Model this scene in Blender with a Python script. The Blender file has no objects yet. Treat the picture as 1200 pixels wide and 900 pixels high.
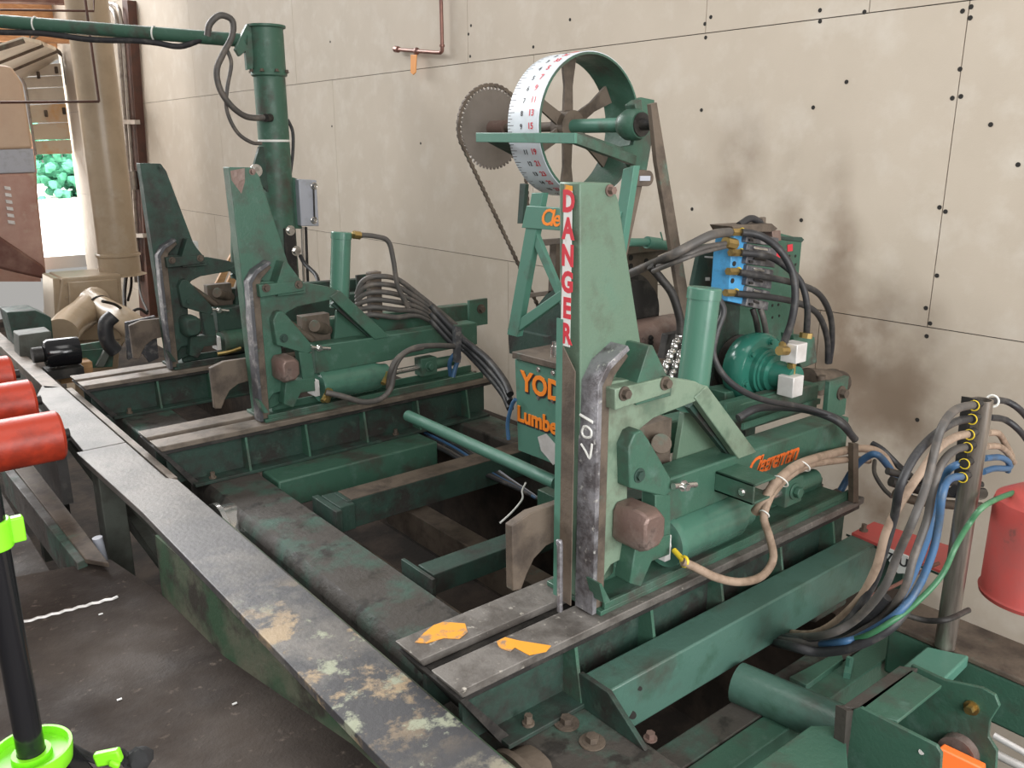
import bpy, bmesh, math, random
from mathutils import Vector, Matrix, Quaternion
random.seed(7)
PI = math.pi
S = bpy.context.scene
C = S.collection
# ---------------------------------------------------------------- camera
F = 1001.66
YAW, PIT, ROL = .683225, .270935, -.001466
cy, sy, cp, sp = math.cos(YAW), math.sin(YAW), math.cos(PIT), math.sin(PIT)
FW = Vector((sy*cp, cy*cp, -sp)); RT = Vector((cy, -sy, 0)); UP = RT.cross(FW)
R2 = math.cos(ROL)*RT + math.sin(ROL)*UP
U2 = -math.sin(ROL)*RT + math.cos(ROL)*UP
LIFT = 2.6           # the lens stands 2.6 m over the pit floor; everything is lifted at the end
cam = bpy.data.cameras.new('camera'); camo = bpy.data.objects.new('camera', cam); C.objects.link(camo)
cam.sensor_width = 36; cam.lens = F*36/1200; cam.clip_start = .02; cam.clip_end = 300
camo.matrix_world = Matrix((R2, U2, -FW)).transposed().to_4x4()
S.camera = camo

def P(px, py, ax, v):
    """point of the place seen at (px, py) on the plane ax = v"""
    d = R2*((px-600)/F) - U2*((py-450)/F) + FW
    return d*(v/d['XYZ'.index(ax)])
def PP(pts, ax, v): return [P(x, y, ax, v) for x, y in pts]
def V(*a): return Vector(a)

# ---------------------------------------------------------------- materials
def mat(name, col, col2=None, sc=6, lo=.45, hi=.6, rough=.5, metal=0, bump=.0, bsc=60, col3=None, sc3=30, lo3=.55, hi3=.65,
        emit=None, stretch=None, coat=0, rough2=None):
    m = bpy.data.materials.new(name); m.use_nodes = True
    nt = m.node_tree; N = nt.nodes; L = nt.links
    b = N['Principled BSDF']
    b.inputs['Roughness'].default_value = rough; b.inputs['Metallic'].default_value = metal
    b.inputs['Base Color'].default_value = (*col, 1)
    if coat: b.inputs['Coat Weight'].default_value = coat
    tc = N.new('ShaderNodeTexCoord'); mp = N.new('ShaderNodeMapping'); L.new(tc.outputs['Object'], mp.inputs[0])
    if stretch: mp.inputs['Scale'].default_value = stretch
    def noise(s, d=6, r=.62):
        n = N.new('ShaderNodeTexNoise'); n.inputs['Scale'].default_value = s; n.inputs['Detail'].default_value = d
        n.inputs['Roughness'].default_value = r
        L.new(mp.outputs[0], n.inputs['Vector']); return n
    prev = None
    for cc, s, l, h in ((col2, sc, lo, hi), (col3, sc3, lo3, hi3)):
        if cc is None: continue
        n = noise(s); r = N.new('ShaderNodeMapRange'); r.inputs['From Min'].default_value = l; r.inputs['From Max'].default_value = h
        L.new(n.outputs['Fac'], r.inputs['Value'])
        mx = N.new('ShaderNodeMix'); mx.data_type = 'RGBA'
        L.new(r.outputs[0], mx.inputs['Factor'])
        if prev is None: mx.inputs['A'].default_value = (*col, 1)
        else: L.new(prev, mx.inputs['A'])
        mx.inputs['B'].default_value = (*cc, 1)
        prev = mx.outputs['Result']
    if prev is not None:
        L.new(prev, b.inputs['Base Color'])
        if rough2 is not None:
            rr = N.new('ShaderNodeMapRange'); n = noise(sc*2.2); rr.inputs['From Min'].default_value = .35; rr.inputs['From Max'].default_value = .65
            rr.inputs['To Min'].default_value = rough; rr.inputs['To Max'].default_value = rough2
            L.new(n.outputs['Fac'], rr.inputs['Value']); L.new(rr.outputs[0], b.inputs['Roughness'])
    if bump:
        n = noise(bsc, 4); bp = N.new('ShaderNodeBump'); bp.inputs['Strength'].default_value = bump; bp.inputs['Distance'].default_value = .004
        L.new(n.outputs['Fac'], bp.inputs['Height']); L.new(bp.outputs[0], b.inputs['Normal'])
    if emit:
        b.inputs['Emission Color'].default_value = (*col, 1); b.inputs['Emission Strength'].default_value = emit
    m['col'] = 0
    return m
M = {}
GREEN = (.048, .122, .084)
M['green'] = mat('worn_green_paint', GREEN, (.06, .062, .05), 4.5, .5, .66, .36, bump=.35, bsc=90, col3=(.085, .165, .13), sc3=14, lo3=.56, hi3=.75, rough2=.6)
M['litdust'] = mat('lit_dusty_green_paint', (.115, .185, .13), (.085, .10, .07), 7, .52, .72, .40, bump=.3, bsc=120, col3=(.10, .19, .135), sc3=4, lo3=.55, hi3=.72, rough2=.6)  # nearest knee's reflected light put into a paler, dusty green
M['dark'] = mat('greasy_dark_green_paint', (.025, .058, .044), (.026, .024, .021), 6, .45, .62, .5, bump=.4, bsc=70, col3=(.045, .075, .058), sc3=20, lo3=.58, hi3=.7, rough2=.75)
M['grime'] = mat('green_paint_under_brown_grime', (.062, .054, .047), (.05, .105, .08), 4, .5, .64, .42, bump=.6, bsc=50, col3=(.024, .021, .018), sc3=12, lo3=.55, hi3=.65, rough2=.8)
M['teal'] = mat('bright_teal_paint', (.085, .22, .165), (.085, .11, .085), 8, .58, .75, .4, bump=.15, rough2=.55)
M['gloss'] = mat('fresh_gloss_green_paint', (.03, .155, .115), (.02, .08, .06), 7, .5, .7, .18, bump=.2, bsc=40)
M['brown'] = mat('brown_dirty_steel', (.13, .10, .075), (.06, .045, .035), 8, .45, .65, .7, bump=.5, col3=(.09, .15, .115), sc3=6, lo3=.6, hi3=.72)
M['rust'] = mat('rubbed_rusty_steel', (.20, .135, .115), (.30, .24, .215), 9, .5, .68, .42, metal=.35, bump=.5, bsc=50, col3=(.05, .03, .025), sc3=18, lo3=.58, hi3=.7)
M['steel'] = mat('scuffed_steel', (.30, .295, .315), (.11, .10, .105), 14, .46, .62, .32, metal=.5, bump=.5, bsc=80, col3=(.55, .54, .52), sc3=40, lo3=.6, hi3=.68, rough2=.6)
M['slide'] = mat('worn_slide_bar_steel', (.20, .185, .17), (.11, .098, .088), 9, .42, .6, .42, metal=.35, bump=.5, bsc=60, col3=(.45, .42, .37), sc3=34, lo3=.62, hi3=.7, rough2=.7)
M['slidefar'] = mat('brown_oily_slide_steel', (.19, .155, .125), (.11, .09, .072), 9, .45, .62, .5, metal=.2, bump=.4)
M['black'] = mat('black_greasy_steel', (.018, .016, .015), (.05, .045, .04), 12, .5, .65, .6, bump=.4)
M['rubber'] = mat('black_rubber', (.028, .028, .031), (.085, .08, .075), 14, .52, .7, .5, bump=.2)
M['tanhose'] = mat('dusty_tan_hose', (.37, .27, .20), (.24, .17, .12), 18, .45, .65, .7, bump=.2)
M['greyhose'] = mat('grey_hose', (.085, .078, .073), (.16, .135, .115), 14, .5, .7, .55, bump=.2)
M['bluehose'] = mat('blue_hose', (.05, .13, .26), (.06, .09, .13), 12, .5, .7, .45)
M['greenhose'] = mat('green_wire_hose', (.045, .17, .08), (.10, .25, .13), 12, .5, .7, .4)
M['brass'] = mat('brass', (.50, .36, .14), (.30, .20, .08), 20, .5, .7, .3, metal=.85)
M['yellow'] = mat('yellow_ring', (.75, .55, .03), rough=.5)
M['white'] = mat('white_zip_tie', (.78, .78, .74), rough=.5)
M['chrome'] = mat('polished_steel', (.62, .61, .59), (.35, .33, .31), 20, .5, .7, .22, metal=.9)
M['alu'] = mat('bare_aluminium', (.62, .60, .58), (.75, .73, .72), 12, .4, .6, .45, metal=.25)
M['red'] = mat('red_paint', (.52, .085, .075), (.42, .10, .09), 5, .45, .65, .42, bump=.1, col3=(.25, .09, .08), sc3=20, lo3=.64, hi3=.74)
M['roller'] = mat('orange_red_roller_skin', (.52, .05, .02), (.27, .03, .015), 7, .45, .68, .42, bump=.3, bsc=30)
M['orange'] = mat('orange_lettering', (.95, .26, .02), rough=.5)
M['orange2'] = mat('red_orange_script', (.85, .17, .03), rough=.5)
M['decalred'] = mat('red_lettering', (.62, .04, .06), rough=.45)
M['spray'] = mat('orange_spray_paint', (.78, .33, .03), (.3, .2, .13), 26, .5, .62, .5)
M['decal'] = mat('white_decal', (.74, .74, .72), (.55, .54, .5), 30, .6, .7, .4)
M['scale'] = mat('white_dial_scale', (.70, .76, .82), (.62, .66, .70), 8, .5, .7, .3)
M['pale'] = mat('pale_lit_dusty_casting', (.19, .26, .19), (.11, .115, .085), 10, .5, .72, .42, bump=.35, col3=(.10, .18, .125), sc3=5, lo3=.52, hi3=.68)  # casting of the nearest knee, bright reflection and dust both in the colour
M['beam'] = mat('lighter_teal_green_paint', (.072, .15, .12), (.065, .08, .065), 3.5, .52, .68, .34, bump=.3, col3=(.05, .11, .08), sc3=9, lo3=.55, hi3=.7)
M['cylgreen'] = mat('smooth_green_cylinder_paint', (.075, .185, .135), (.05, .11, .085), 5, .5, .7, .24, bump=.1)
M['pipe'] = mat('brown_grey_bare_pipe', (.34, .30, .265), (.18, .155, .13), 7, .4, .65, .28, metal=.75, stretch=(6, 6, .6))
M['ink'] = mat('black_ink', (.03, .03, .035), rough=.5)
M['copper'] = mat('copper_pipe', (.24, .12, .095), (.17, .085, .07), 12, .45, .65, .4, metal=.5)
M['tag'] = mat('orange_tag', (.75, .30, .06), rough=.5)
M['tan'] = mat('tan_painted_duct', (.44, .34, .235), (.39, .30, .205), 5, .45, .65, .28, bump=.05, col3=(.47, .38, .28), sc3=3)
M['conduit'] = mat('grey_conduit', (.42, .38, .34), (.25, .22, .2), 12, .5, .7, .35, metal=.5)
M['redbrown'] = mat('red_brown_iron', (.11, .045, .03), (.07, .035, .025), 9, .45, .65, .6)
M['wood'] = mat('raw_plywood', (.52, .30, .14), (.40, .22, .10), 5, .4, .6, .65, stretch=(1, 1, 8))
M['woodorange'] = mat('orange_timber', (.62, .33, .16), (.50, .24, .11), 4, .4, .65, .7, stretch=(2, 1, 6))
M['doorwhite'] = mat('white_door_skin', (.70, .64, .54), (.60, .54, .45), 3, .45, .65, .6)
M['doorrust'] = mat('rust_stained_door_skin', (.72, .62, .48), (.70, .36, .10), 1.2, .45, .6, .6)
M['pink'] = mat('faded_red_steel_sheet', (.55, .36, .30), (.40, .20, .16), 1.1, .42, .62, .5, col3=(.55, .42, .34), sc3=2.4)
M['doorbeige'] = mat('beige_sheet', (.60, .45, .33), (.52, .36, .26), 1.5, .4, .65, .5)
M['maroon'] = mat('dark_maroon_iron', (.16, .07, .055), (.26, .15, .12), 3, .45, .65, .7)
M['bluevalve'] = mat('blue_cast_valve', (.075, .33, .62), (.06, .2, .38), 16, .5, .7, .4, bump=.3)
M['disc'] = mat('brown_grey_plate', (.19, .165, .145), (.15, .13, .11), 6, .45, .65, .55, metal=.3, bump=.2)
M['grey'] = mat('grey_cast_section', (.10, .10, .11), (.24, .23, .23), 22, .5, .62, .45, metal=.3, bump=.5, bsc=60)
M['boxgrey'] = mat('pale_grey_enclosure', (.42, .44, .50), (.33, .34, .37), 10, .5, .7, .45)
M['lime'] = mat('lime_green_plastic', (.23, .75, .02), rough=.35)
M['glossblack'] = mat('gloss_black_tube', (.012, .012, .014), rough=.14)
M['cloth'] = mat('black_webbing', (.02, .02, .022), rough=.9, bump=.5)
M['deck'] = mat('dark_oily_deck_plate', (.034, .026, .022), (.068, .054, .045), 2.0, .4, .64, .62, metal=.0, bump=.7, bsc=70, col3=(.14, .11, .09), sc3=26, lo3=.62, hi3=.74, rough2=.95)
M['pit'] = mat('pit_floor_of_dirt', (.018, .014, .011), (.05, .036, .027), 3, .42, .62, .9, bump=1, bsc=30)
M['post'] = mat('grey_green_weathered_steel', (.095, .105, .09), (.06, .06, .05), 7, .45, .65, .6, bump=.4)
M['concrete'] = mat('stained_concrete_skirt', (.12, .125, .085), (.035, .085, .042), 3.2, .42, .6, .8, bump=.6, col3=(.035, .03, .022), sc3=6, lo3=.48, hi3=.62)
M['leaf'] = mat('tree_leaves', (.04, .2, .11), (.08, .30, .18), 3, .4, .6, .8)
M['outground'] = mat('pale_sunlit_yard', (.8, .78, .74), rough=.9)
M['stain'] = mat('dark_hole', (.02, .018, .016), rough=.9)

for k_ in ('deck', 'pit'): M[k_].node_tree.nodes['Principled BSDF'].inputs['Specular IOR Level'].default_value = .22
def rail_material():
    m = mat('rubbed_rail_plate_steel', (.185, .172, .158), (.10, .094, .088), 3.2, .42, .62, .46, metal=.2, bump=.35, bsc=60)
    nt = m.node_tree; N = nt.nodes; L = nt.links; b = N['Principled BSDF']
    src = b.inputs['Base Color'].links[0].from_socket
    tc = N.new('ShaderNodeTexCoord')
    sep = N.new('ShaderNodeSeparateXYZ'); L.new(tc.outputs['Object'], sep.inputs[0])
    def band(a, c, w):
        r1 = N.new('ShaderNodeMapRange'); r1.inputs['From Min'].default_value = a-w; r1.inputs['From Max'].default_value = a+w
        r2 = N.new('ShaderNodeMapRange'); r2.inputs['From Min'].default_value = c+w; r2.inputs['From Max'].default_value = c-w
        L.new(sep.outputs['Y'], r1.inputs[0]); L.new(sep.outputs['Y'], r2.inputs[0])
        x = N.new('ShaderNodeMath'); x.operation = 'MULTIPLY'; L.new(r1.outputs[0], x.inputs[0]); L.new(r2.outputs[0], x.inputs[1]); return x.outputs[0]
    def layer(src, col, sc, lo, hi, msk):
        n = N.new('ShaderNodeTexNoise'); n.inputs['Scale'].default_value = sc; n.inputs['Detail'].default_value = 8; n.inputs['Roughness'].default_value = .7
        L.new(tc.outputs['Object'], n.inputs['Vector'])
        r = N.new('ShaderNodeMapRange'); r.inputs['From Min'].default_value = lo; r.inputs['From Max'].default_value = hi; L.new(n.outputs['Fac'], r.inputs[0])
        x = N.new('ShaderNodeMath'); x.operation = 'MULTIPLY'; L.new(r.outputs[0], x.inputs[0]); L.new(msk, x.inputs[1])
        mx = N.new('ShaderNodeMix'); mx.data_type = 'RGBA'; L.new(x.outputs[0], mx.inputs['Factor']); L.new(src, mx.inputs['A']); mx.inputs['B'].default_value = (*col, 1)
        return mx.outputs['Result']
    # worn spots along the bar (object space starts at the near end of the rail)
    s = layer(src, (.07, .07, .075), 2.6, .38, .52, band(-.2, 2.0, .45))
    s = layer(s, (.36, .27, .17), 6.5, .515, .59, band(.5, 1.25, .15))
    s = layer(s, (.34, .31, .23), 7.5, .49, .58, band(.05, .32, .1))
    s = layer(s, (.33, .35, .26), 9, .56, .63, band(-.3, 1.2, .2))
    L.new(s, b.inputs['Base Color'])
    return m
M['rail'] = rail_material()

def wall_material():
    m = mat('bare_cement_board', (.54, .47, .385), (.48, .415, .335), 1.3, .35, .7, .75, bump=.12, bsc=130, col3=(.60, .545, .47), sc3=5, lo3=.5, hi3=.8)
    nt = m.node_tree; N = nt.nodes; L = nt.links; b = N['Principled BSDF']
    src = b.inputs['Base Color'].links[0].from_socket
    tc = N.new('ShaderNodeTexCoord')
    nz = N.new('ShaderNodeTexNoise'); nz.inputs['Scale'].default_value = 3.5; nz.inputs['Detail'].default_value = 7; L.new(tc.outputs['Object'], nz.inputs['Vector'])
    # brown smudges and soft darker patches on the boards behind the hydraulics: (px, py, half width in y, half height in z, strength)
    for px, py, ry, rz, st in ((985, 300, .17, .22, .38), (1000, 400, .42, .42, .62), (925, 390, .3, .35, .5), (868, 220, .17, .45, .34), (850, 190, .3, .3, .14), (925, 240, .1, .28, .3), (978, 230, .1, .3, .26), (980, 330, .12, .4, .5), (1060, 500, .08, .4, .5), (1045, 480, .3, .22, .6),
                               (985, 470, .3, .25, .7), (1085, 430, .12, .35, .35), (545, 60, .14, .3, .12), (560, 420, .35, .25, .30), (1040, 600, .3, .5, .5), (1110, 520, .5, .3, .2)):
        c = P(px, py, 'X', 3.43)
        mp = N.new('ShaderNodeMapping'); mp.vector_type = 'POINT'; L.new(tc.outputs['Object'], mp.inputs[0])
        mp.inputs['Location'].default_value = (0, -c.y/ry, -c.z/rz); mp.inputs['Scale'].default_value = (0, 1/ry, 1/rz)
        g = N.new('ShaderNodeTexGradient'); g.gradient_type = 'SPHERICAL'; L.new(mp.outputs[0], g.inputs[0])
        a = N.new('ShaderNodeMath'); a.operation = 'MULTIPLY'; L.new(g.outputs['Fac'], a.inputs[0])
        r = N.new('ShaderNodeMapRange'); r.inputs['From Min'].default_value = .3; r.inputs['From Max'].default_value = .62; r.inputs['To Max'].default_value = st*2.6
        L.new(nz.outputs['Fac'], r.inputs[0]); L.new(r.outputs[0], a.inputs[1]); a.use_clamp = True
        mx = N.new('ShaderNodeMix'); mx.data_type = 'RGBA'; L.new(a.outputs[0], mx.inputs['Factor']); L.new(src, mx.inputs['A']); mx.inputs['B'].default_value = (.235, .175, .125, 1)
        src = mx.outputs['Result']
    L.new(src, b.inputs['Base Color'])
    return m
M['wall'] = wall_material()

# ---------------------------------------------------------------- mesh helpers
def frame(d):
    d = d.normalized(); a = Vector((0, 0, 1)) if abs(d.z) < .9 else Vector((1, 0, 0))
    u = a.cross(d).normalized(); return u, d.cross(u)
class MB:
    def __init__(s): s.v = []; s.f = []
    def add(s, vs, fs):
        n = len(s.v); s.v += [Vector(v) for v in vs]; s.f += [[n+i for i in f] for f in fs]; return s
    def box(s, x0, x1, y0, y1, z0, z1):
        vs = [(x, y, z) for x in (x0, x1) for y in (y0, y1) for z in (z0, z1)]
        return s.add(vs, [(0, 1, 3, 2), (4, 6, 7, 5), (0, 4, 5, 1), (2, 3, 7, 6), (0, 2, 6, 4), (1, 5, 7, 3)])
    def prism(s, pts, vec):
        vec = Vector(vec); n = len(pts); a = [Vector(p) for p in pts]
        return s.add(a+[p+vec for p in a], [list(range(n))[::-1], list(range(n, 2*n))]+[(i, (i+1) % n, n+(i+1) % n, n+i) for i in range(n)])
    def px(s, pts, ax, v, th):
        e = Vector((0, 0, 0)); e['XYZ'.index(ax)] = th
        return s.prism(PP(pts, ax, v), e)
    def bar(s, a, b, w, h, up=None):
        """rectangular bar from a to b; w across, h along up"""
        a = Vector(a); b = Vector(b); d = (b-a).normalized(); up = Vector(up) if up else (Vector((0, 0, 1)) if abs(d.z) < .9 else Vector((1, 0, 0)))
        r = d.cross(up).normalized(); u = r.cross(d).normalized()
        return s.prism([a-r*w/2-u*h/2, a+r*w/2-u*h/2, a+r*w/2+u*h/2, a-r*w/2+u*h/2], b-a)
    def cyl(s, a, b, r, r2=None, n=20, cap=True):
        a = Vector(a); b = Vector(b); u, w = frame(b-a); r2 = r if r2 is None else r2
        vs = [a+(u*math.cos(2*PI*i/n)+w*math.sin(2*PI*i/n))*r for i in range(n)]+[b+(u*math.cos(2*PI*i/n)+w*math.sin(2*PI*i/n))*r2 for i in range(n)]
        fs = [(i, (i+1) % n, n+(i+1) % n, n+i) for i in range(n)]
        if cap: fs += [list(range(n))[::-1], list(range(n, 2*n))]
        return s.add(vs, fs)
    def pipe(s, a, b, r, ri, n=28):
        """hollow ring between a and b"""
        a = Vector(a); b = Vector(b); u, w = frame(b-a); vs = []
        for c, q in ((a, r), (b, r), (b, ri), (a, ri)): vs += [c+(u*math.cos(2*PI*i/n)+w*math.sin(2*PI*i/n))*q for i in range(n)]
        return s.add(vs, [(k*n+i, k*n+(i+1) % n, ((k+1) % 4)*n+(i+1) % n, ((k+1) % 4)*n+i) for k in range(4) for i in range(n)])
    def lathe(s, a, b, prof, n=24):
        """profile of (t along a-b in metres, radius)"""
        a = Vector(a); d = (Vector(b)-a).normalized(); u, w = frame(d); vs = []; m = len(prof)
        for t, r in prof: vs += [a+d*t+(u*math.cos(2*PI*i/n)+w*math.sin(2*PI*i/n))*r for i in range(n)]
        fs = [(k*n+i, k*n+(i+1) % n, (k+1)*n+(i+1) % n, (k+1)*n+i) for k in range(m-1) for i in range(n)]
        return s.add(vs, fs+[list(range(n))[::-1], list(range((m-1)*n, m*n))])
    def hose(s, pts, r, n=10, sub=6):
        pts = [Vector(p) for p in pts]
        if len(pts) > 2 and sub > 1:
            q = [pts[0]*2-pts[1]]+pts+[pts[-1]*2-pts[-2]]; o = []
            for i in range(1, len(q)-2):
                for k in range(sub):
                    t = k/sub; p0, p1, p2, p3 = q[i-1:i+3]
                    o.append(.5*((2*p1)+(p2-p0)*t+(2*p0-5*p1+4*p2-p3)*t*t+(3*p1-p0-3*p2+p3)*t**3))
            pts = o+[pts[-1]]
        u = frame(pts[1]-pts[0])[0]; vs = []
        for i, p in enumerate(pts):
            d = (pts[min(i+1, len(pts)-1)]-pts[max(i-1, 0)]).normalized()
            u = (u-d*u.dot(d)).normalized(); w = d.cross(u)
            vs += [p+(u*math.cos(2*PI*k/n)+w*math.sin(2*PI*k/n))*r for k in range(n)]
        m = len(pts)
        return s.add(vs, [(k*n+i, k*n+(i+1) % n, (k+1)*n+(i+1) % n, (k+1)*n+i) for k in range(m-1) for i in range(n)]+[list(range(n))[::-1], list(range((m-1)*n, m*n))])
    def ring(s, c, d, R, r, n=28, k=8):
        c = Vector(c); d = Vector(d).normalized(); u, w = frame(d); vs = []
        for i in range(n):
            e = u*math.cos(2*PI*i/n)+w*math.sin(2*PI*i/n)
            vs += [c+e*(R+r*math.cos(2*PI*j/k))+d*r*math.sin(2*PI*j/k) for j in range(k)]
        return s.add(vs, [(i*k+j, i*k+(j+1) % k, ((i+1) % n)*k+(j+1) % k, ((i+1) % n)*k+j) for i in range(n) for j in range(k)])
    def bolt(s, p, d, r=.012, h=.01):
        p = Vector(p); d = Vector(d).normalized()
        s.cyl(p, p+d*h*.3, r*1.5, n=16); return s.cyl(p+d*h*.3, p+d*h*1.3, r, n=6)
    def blob(s, c, rx, ry, rz, n=12, m=8, j=0):
        c = Vector(c); vs = [c+V(0, 0, rz)]
        for a in range(1, m):
            for b in range(n):
                t = PI*a/m; q = 2*PI*b/n; k = 1+random.uniform(-j, j)
                vs.append(c+V(rx*math.sin(t)*math.cos(q)*k, ry*math.sin(t)*math.sin(q)*k, rz*math.cos(t)*k))
        vs.append(c-V(0, 0, rz)); L = len(vs)-1
        fs = [(0, 1+b, 1+(b+1) % n) for b in range(n)]
        for a in range(m-2):
            for b in range(n): fs.append((1+a*n+b, 1+(a+1)*n+b, 1+(a+1)*n+(b+1) % n, 1+a*n+(b+1) % n))
        fs += [(L, 1+(m-2)*n+(b+1) % n, 1+(m-2)*n+b) for b in range(n)]
        return s.add(vs, fs)
ORG = {}
def mesh_obj(mb, name, m, parent=None, bevel=0, org=None, ang=40):
    if org is None: org = ORG[parent.name] if parent else base_of(mb.v)
    me = bpy.data.meshes.new(name)
    me.from_pydata([v-org for v in mb.v], [], mb.f)
    bm = bmesh.new(); bm.from_mesh(me)
    bmesh.ops.recalc_face_normals(bm, faces=bm.faces)
    for f in bm.faces: f.smooth = True
    for e in bm.edges:
        e.smooth = len(e.link_faces) == 2 and e.calc_face_angle(0) < math.radians(ang)
    bm.to_mesh(me); bm.free()
    me.materials.append(M[m] if isinstance(m, str) else m)
    o = bpy.data.objects.new(name, me); C.objects.link(o)
    if parent: o.parent = parent
    else: o.location = org
    ORG[o.name] = org
    if bevel:
        b = o.modifiers.new('bevel', 'BEVEL'); b.width = bevel; b.segments = 2; b.limit_method = 'ANGLE'; b.angle_limit = math.radians(40); b.use_clamp_overlap = True
    return o
def base_of(vs):
    lo = Vector([min(v[i] for v in vs) for i in range(3)]); hi = Vector([max(v[i] for v in vs) for i in range(3)])
    return Vector(((lo.x+hi.x)/2, (lo.y+hi.y)/2, lo.z))
def part(mb, name, m, parent, bevel=0, label=None):
    o = mesh_obj(mb, name, m, parent, bevel)
    if label: o['label'] = label
    return o
def solo(mb, name, m, label, cat, group=None, bevel=0):
    o = mesh_obj(mb, name, m, None, bevel); o['label'] = label; o['category'] = cat
    if group: o['group'] = group
    return o
def thing(name, loc, label, cat, group=None):
    o = bpy.data.objects.new(name, None); C.objects.link(o); o.empty_display_size = .1; o.location = loc; ORG[o.name] = Vector(loc)
    o['label'] = label; o['category'] = cat
    if group: o['group'] = group
    return o
def struct(mb, name, m, bevel=0, origin=V(0, 0, 0)):
    o = mesh_obj(mb, name, m, None, bevel, org=Vector(origin)); o['kind'] = 'structure'; return o
def copy_tree(o, parent=None):
    c = o.copy(); C.objects.link(c); ORG[c.name] = ORG[o.name]
    if parent: c.parent = parent
    for ch in [x for x in C.objects if x.parent == o]: copy_tree(ch, c)
    return c
def kids(o): return [x for x in C.objects if x.parent == o]
def text_mb(txt, origin, right, up, size, depth=.002, shear=0, bold=.0, align='LEFT', space=1):
    """lettering as a mesh standing on its surface"""
    cu = bpy.data.curves.new('lettering', 'FONT'); cu.body = txt; cu.size = 1; cu.extrude = depth/size; cu.shear = shear; cu.offset = bold; cu.align_x = align
    cu.space_character = space; cu.resolution_u = 3
    o = bpy.data.objects.new('lettering', cu); C.objects.link(o)
    dg = bpy.context.evaluated_depsgraph_get(); dg.update()
    me = o.evaluated_get(dg).to_mesh()
    right = Vector(right).normalized(); up = Vector(up).normalized(); n = right.cross(up); origin = Vector(origin)
    mb = MB(); mb.add([origin+(right*v.co.x+up*v.co.y+n*v.co.z)*size for v in me.vertices], [list(p.vertices) for p in me.polygons])
    o.evaluated_get(dg).to_mesh_clear(); C.objects.unlink(o); bpy.data.objects.remove(o); bpy.data.curves.remove(cu)
    return mb
def px_at(p):
    d = FW.dot(p); return 600+F*R2.dot(p)/d, 450-F*U2.dot(p)/d
# ================================================================ headblocks (cross bolsters that carry the knees)
def make_bolster():
    t = thing('carriage_bolster', (1.9, 1.59, -1.46), 'nearest green bolster with orange sprayed marks on its two slide bars', 'bolster', 'cross bolsters of the saw carriage')
    for y0, y1, xs in ((1.45, 1.565, 1.012), (1.618, 1.733, 1.012)):
        m = MB(); m.prism([V(xs, y0, -1.25), V(xs+.015, y0, -1.275), V(2.86, y0, -1.275), V(2.86, y0, -1.25)], (0, y1-y0, 0))
        part(m, 'slide_bar', 'slide', t, .003)
    m = MB(); m.box(1.03, 2.84, 1.455, 1.73, -1.292, -1.276); part(m, 'top_flange', 'black', t, .002)
    m = MB(); m.box(1.06, 2.82, 1.50, 1.515, -1.45, -1.29); m.box(1.06, 2.82, 1.66, 1.675, -1.45, -1.29); part(m, 'web', 'dark', t)
    m = MB(); m.box(1.145, 2.80, 1.42, 1.755, -1.462, -1.448)
    part(m, 'bottom_flange', 'dark', t, .002)
    m = MB(); m.prism([V(1.018, 1.45, -1.276), V(1.034, 1.45, -1.276), V(1.17, 1.45, -1.449), V(1.145, 1.45, -1.462)], (0, .28, 0)); part(m, 'end_plate', 'black', t)
    for x in (1.40, 1.70, 2.02, 2.34, 2.66):
        m = MB(); m.prism([V(x, 1.50, -1.449), V(x, 1.428, -1.449), V(x, 1.457, -1.292), V(x, 1.50, -1.292)], (.011, 0, 0)); part(m, 'stiffener', 'green', t)
    for x, y in ((1.235, 1.44), (2.2, 1.435)):
        m = MB(); m.bolt((x, y+.012, -1.448), (0, 0, 1), .011, .022); part(m, 'bolt', 'brown', t)
    return t
bol = make_bolster()
def spray(px, z, name, par):
    m = MB(); m.prism(PP(px, 'Z', z), (0, 0, .0012)); part(m, name, 'spray', par, label='sprayed orange mark')
bols = [bol]
for dy, lab in ((2.218, 'middle green bolster with brown slide bars, second from the camera'), (3.488, 'farthest green bolster with brown slide bars near the tan blower')):
    c = copy_tree(bol); c.location.y += dy; c['label'] = lab; bols.append(c)
    for k in kids(c):
        if k.name.startswith('slide_bar'):
            k.material_slots[0].link = 'OBJECT'; k.material_slots[0].material = M['slidefar']
spray([(497, 742), (508, 733), (520, 729), (545, 731), (548, 741), (538, 749), (520, 748), (500, 754), (486, 753)], -1.2495, 'paint_mark', bol)
spray([(582, 752), (592, 747), (608, 751), (646, 757), (640, 764), (620, 768), (603, 759), (598, 764), (585, 759)], -1.2495, 'paint_mark', bol)

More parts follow.
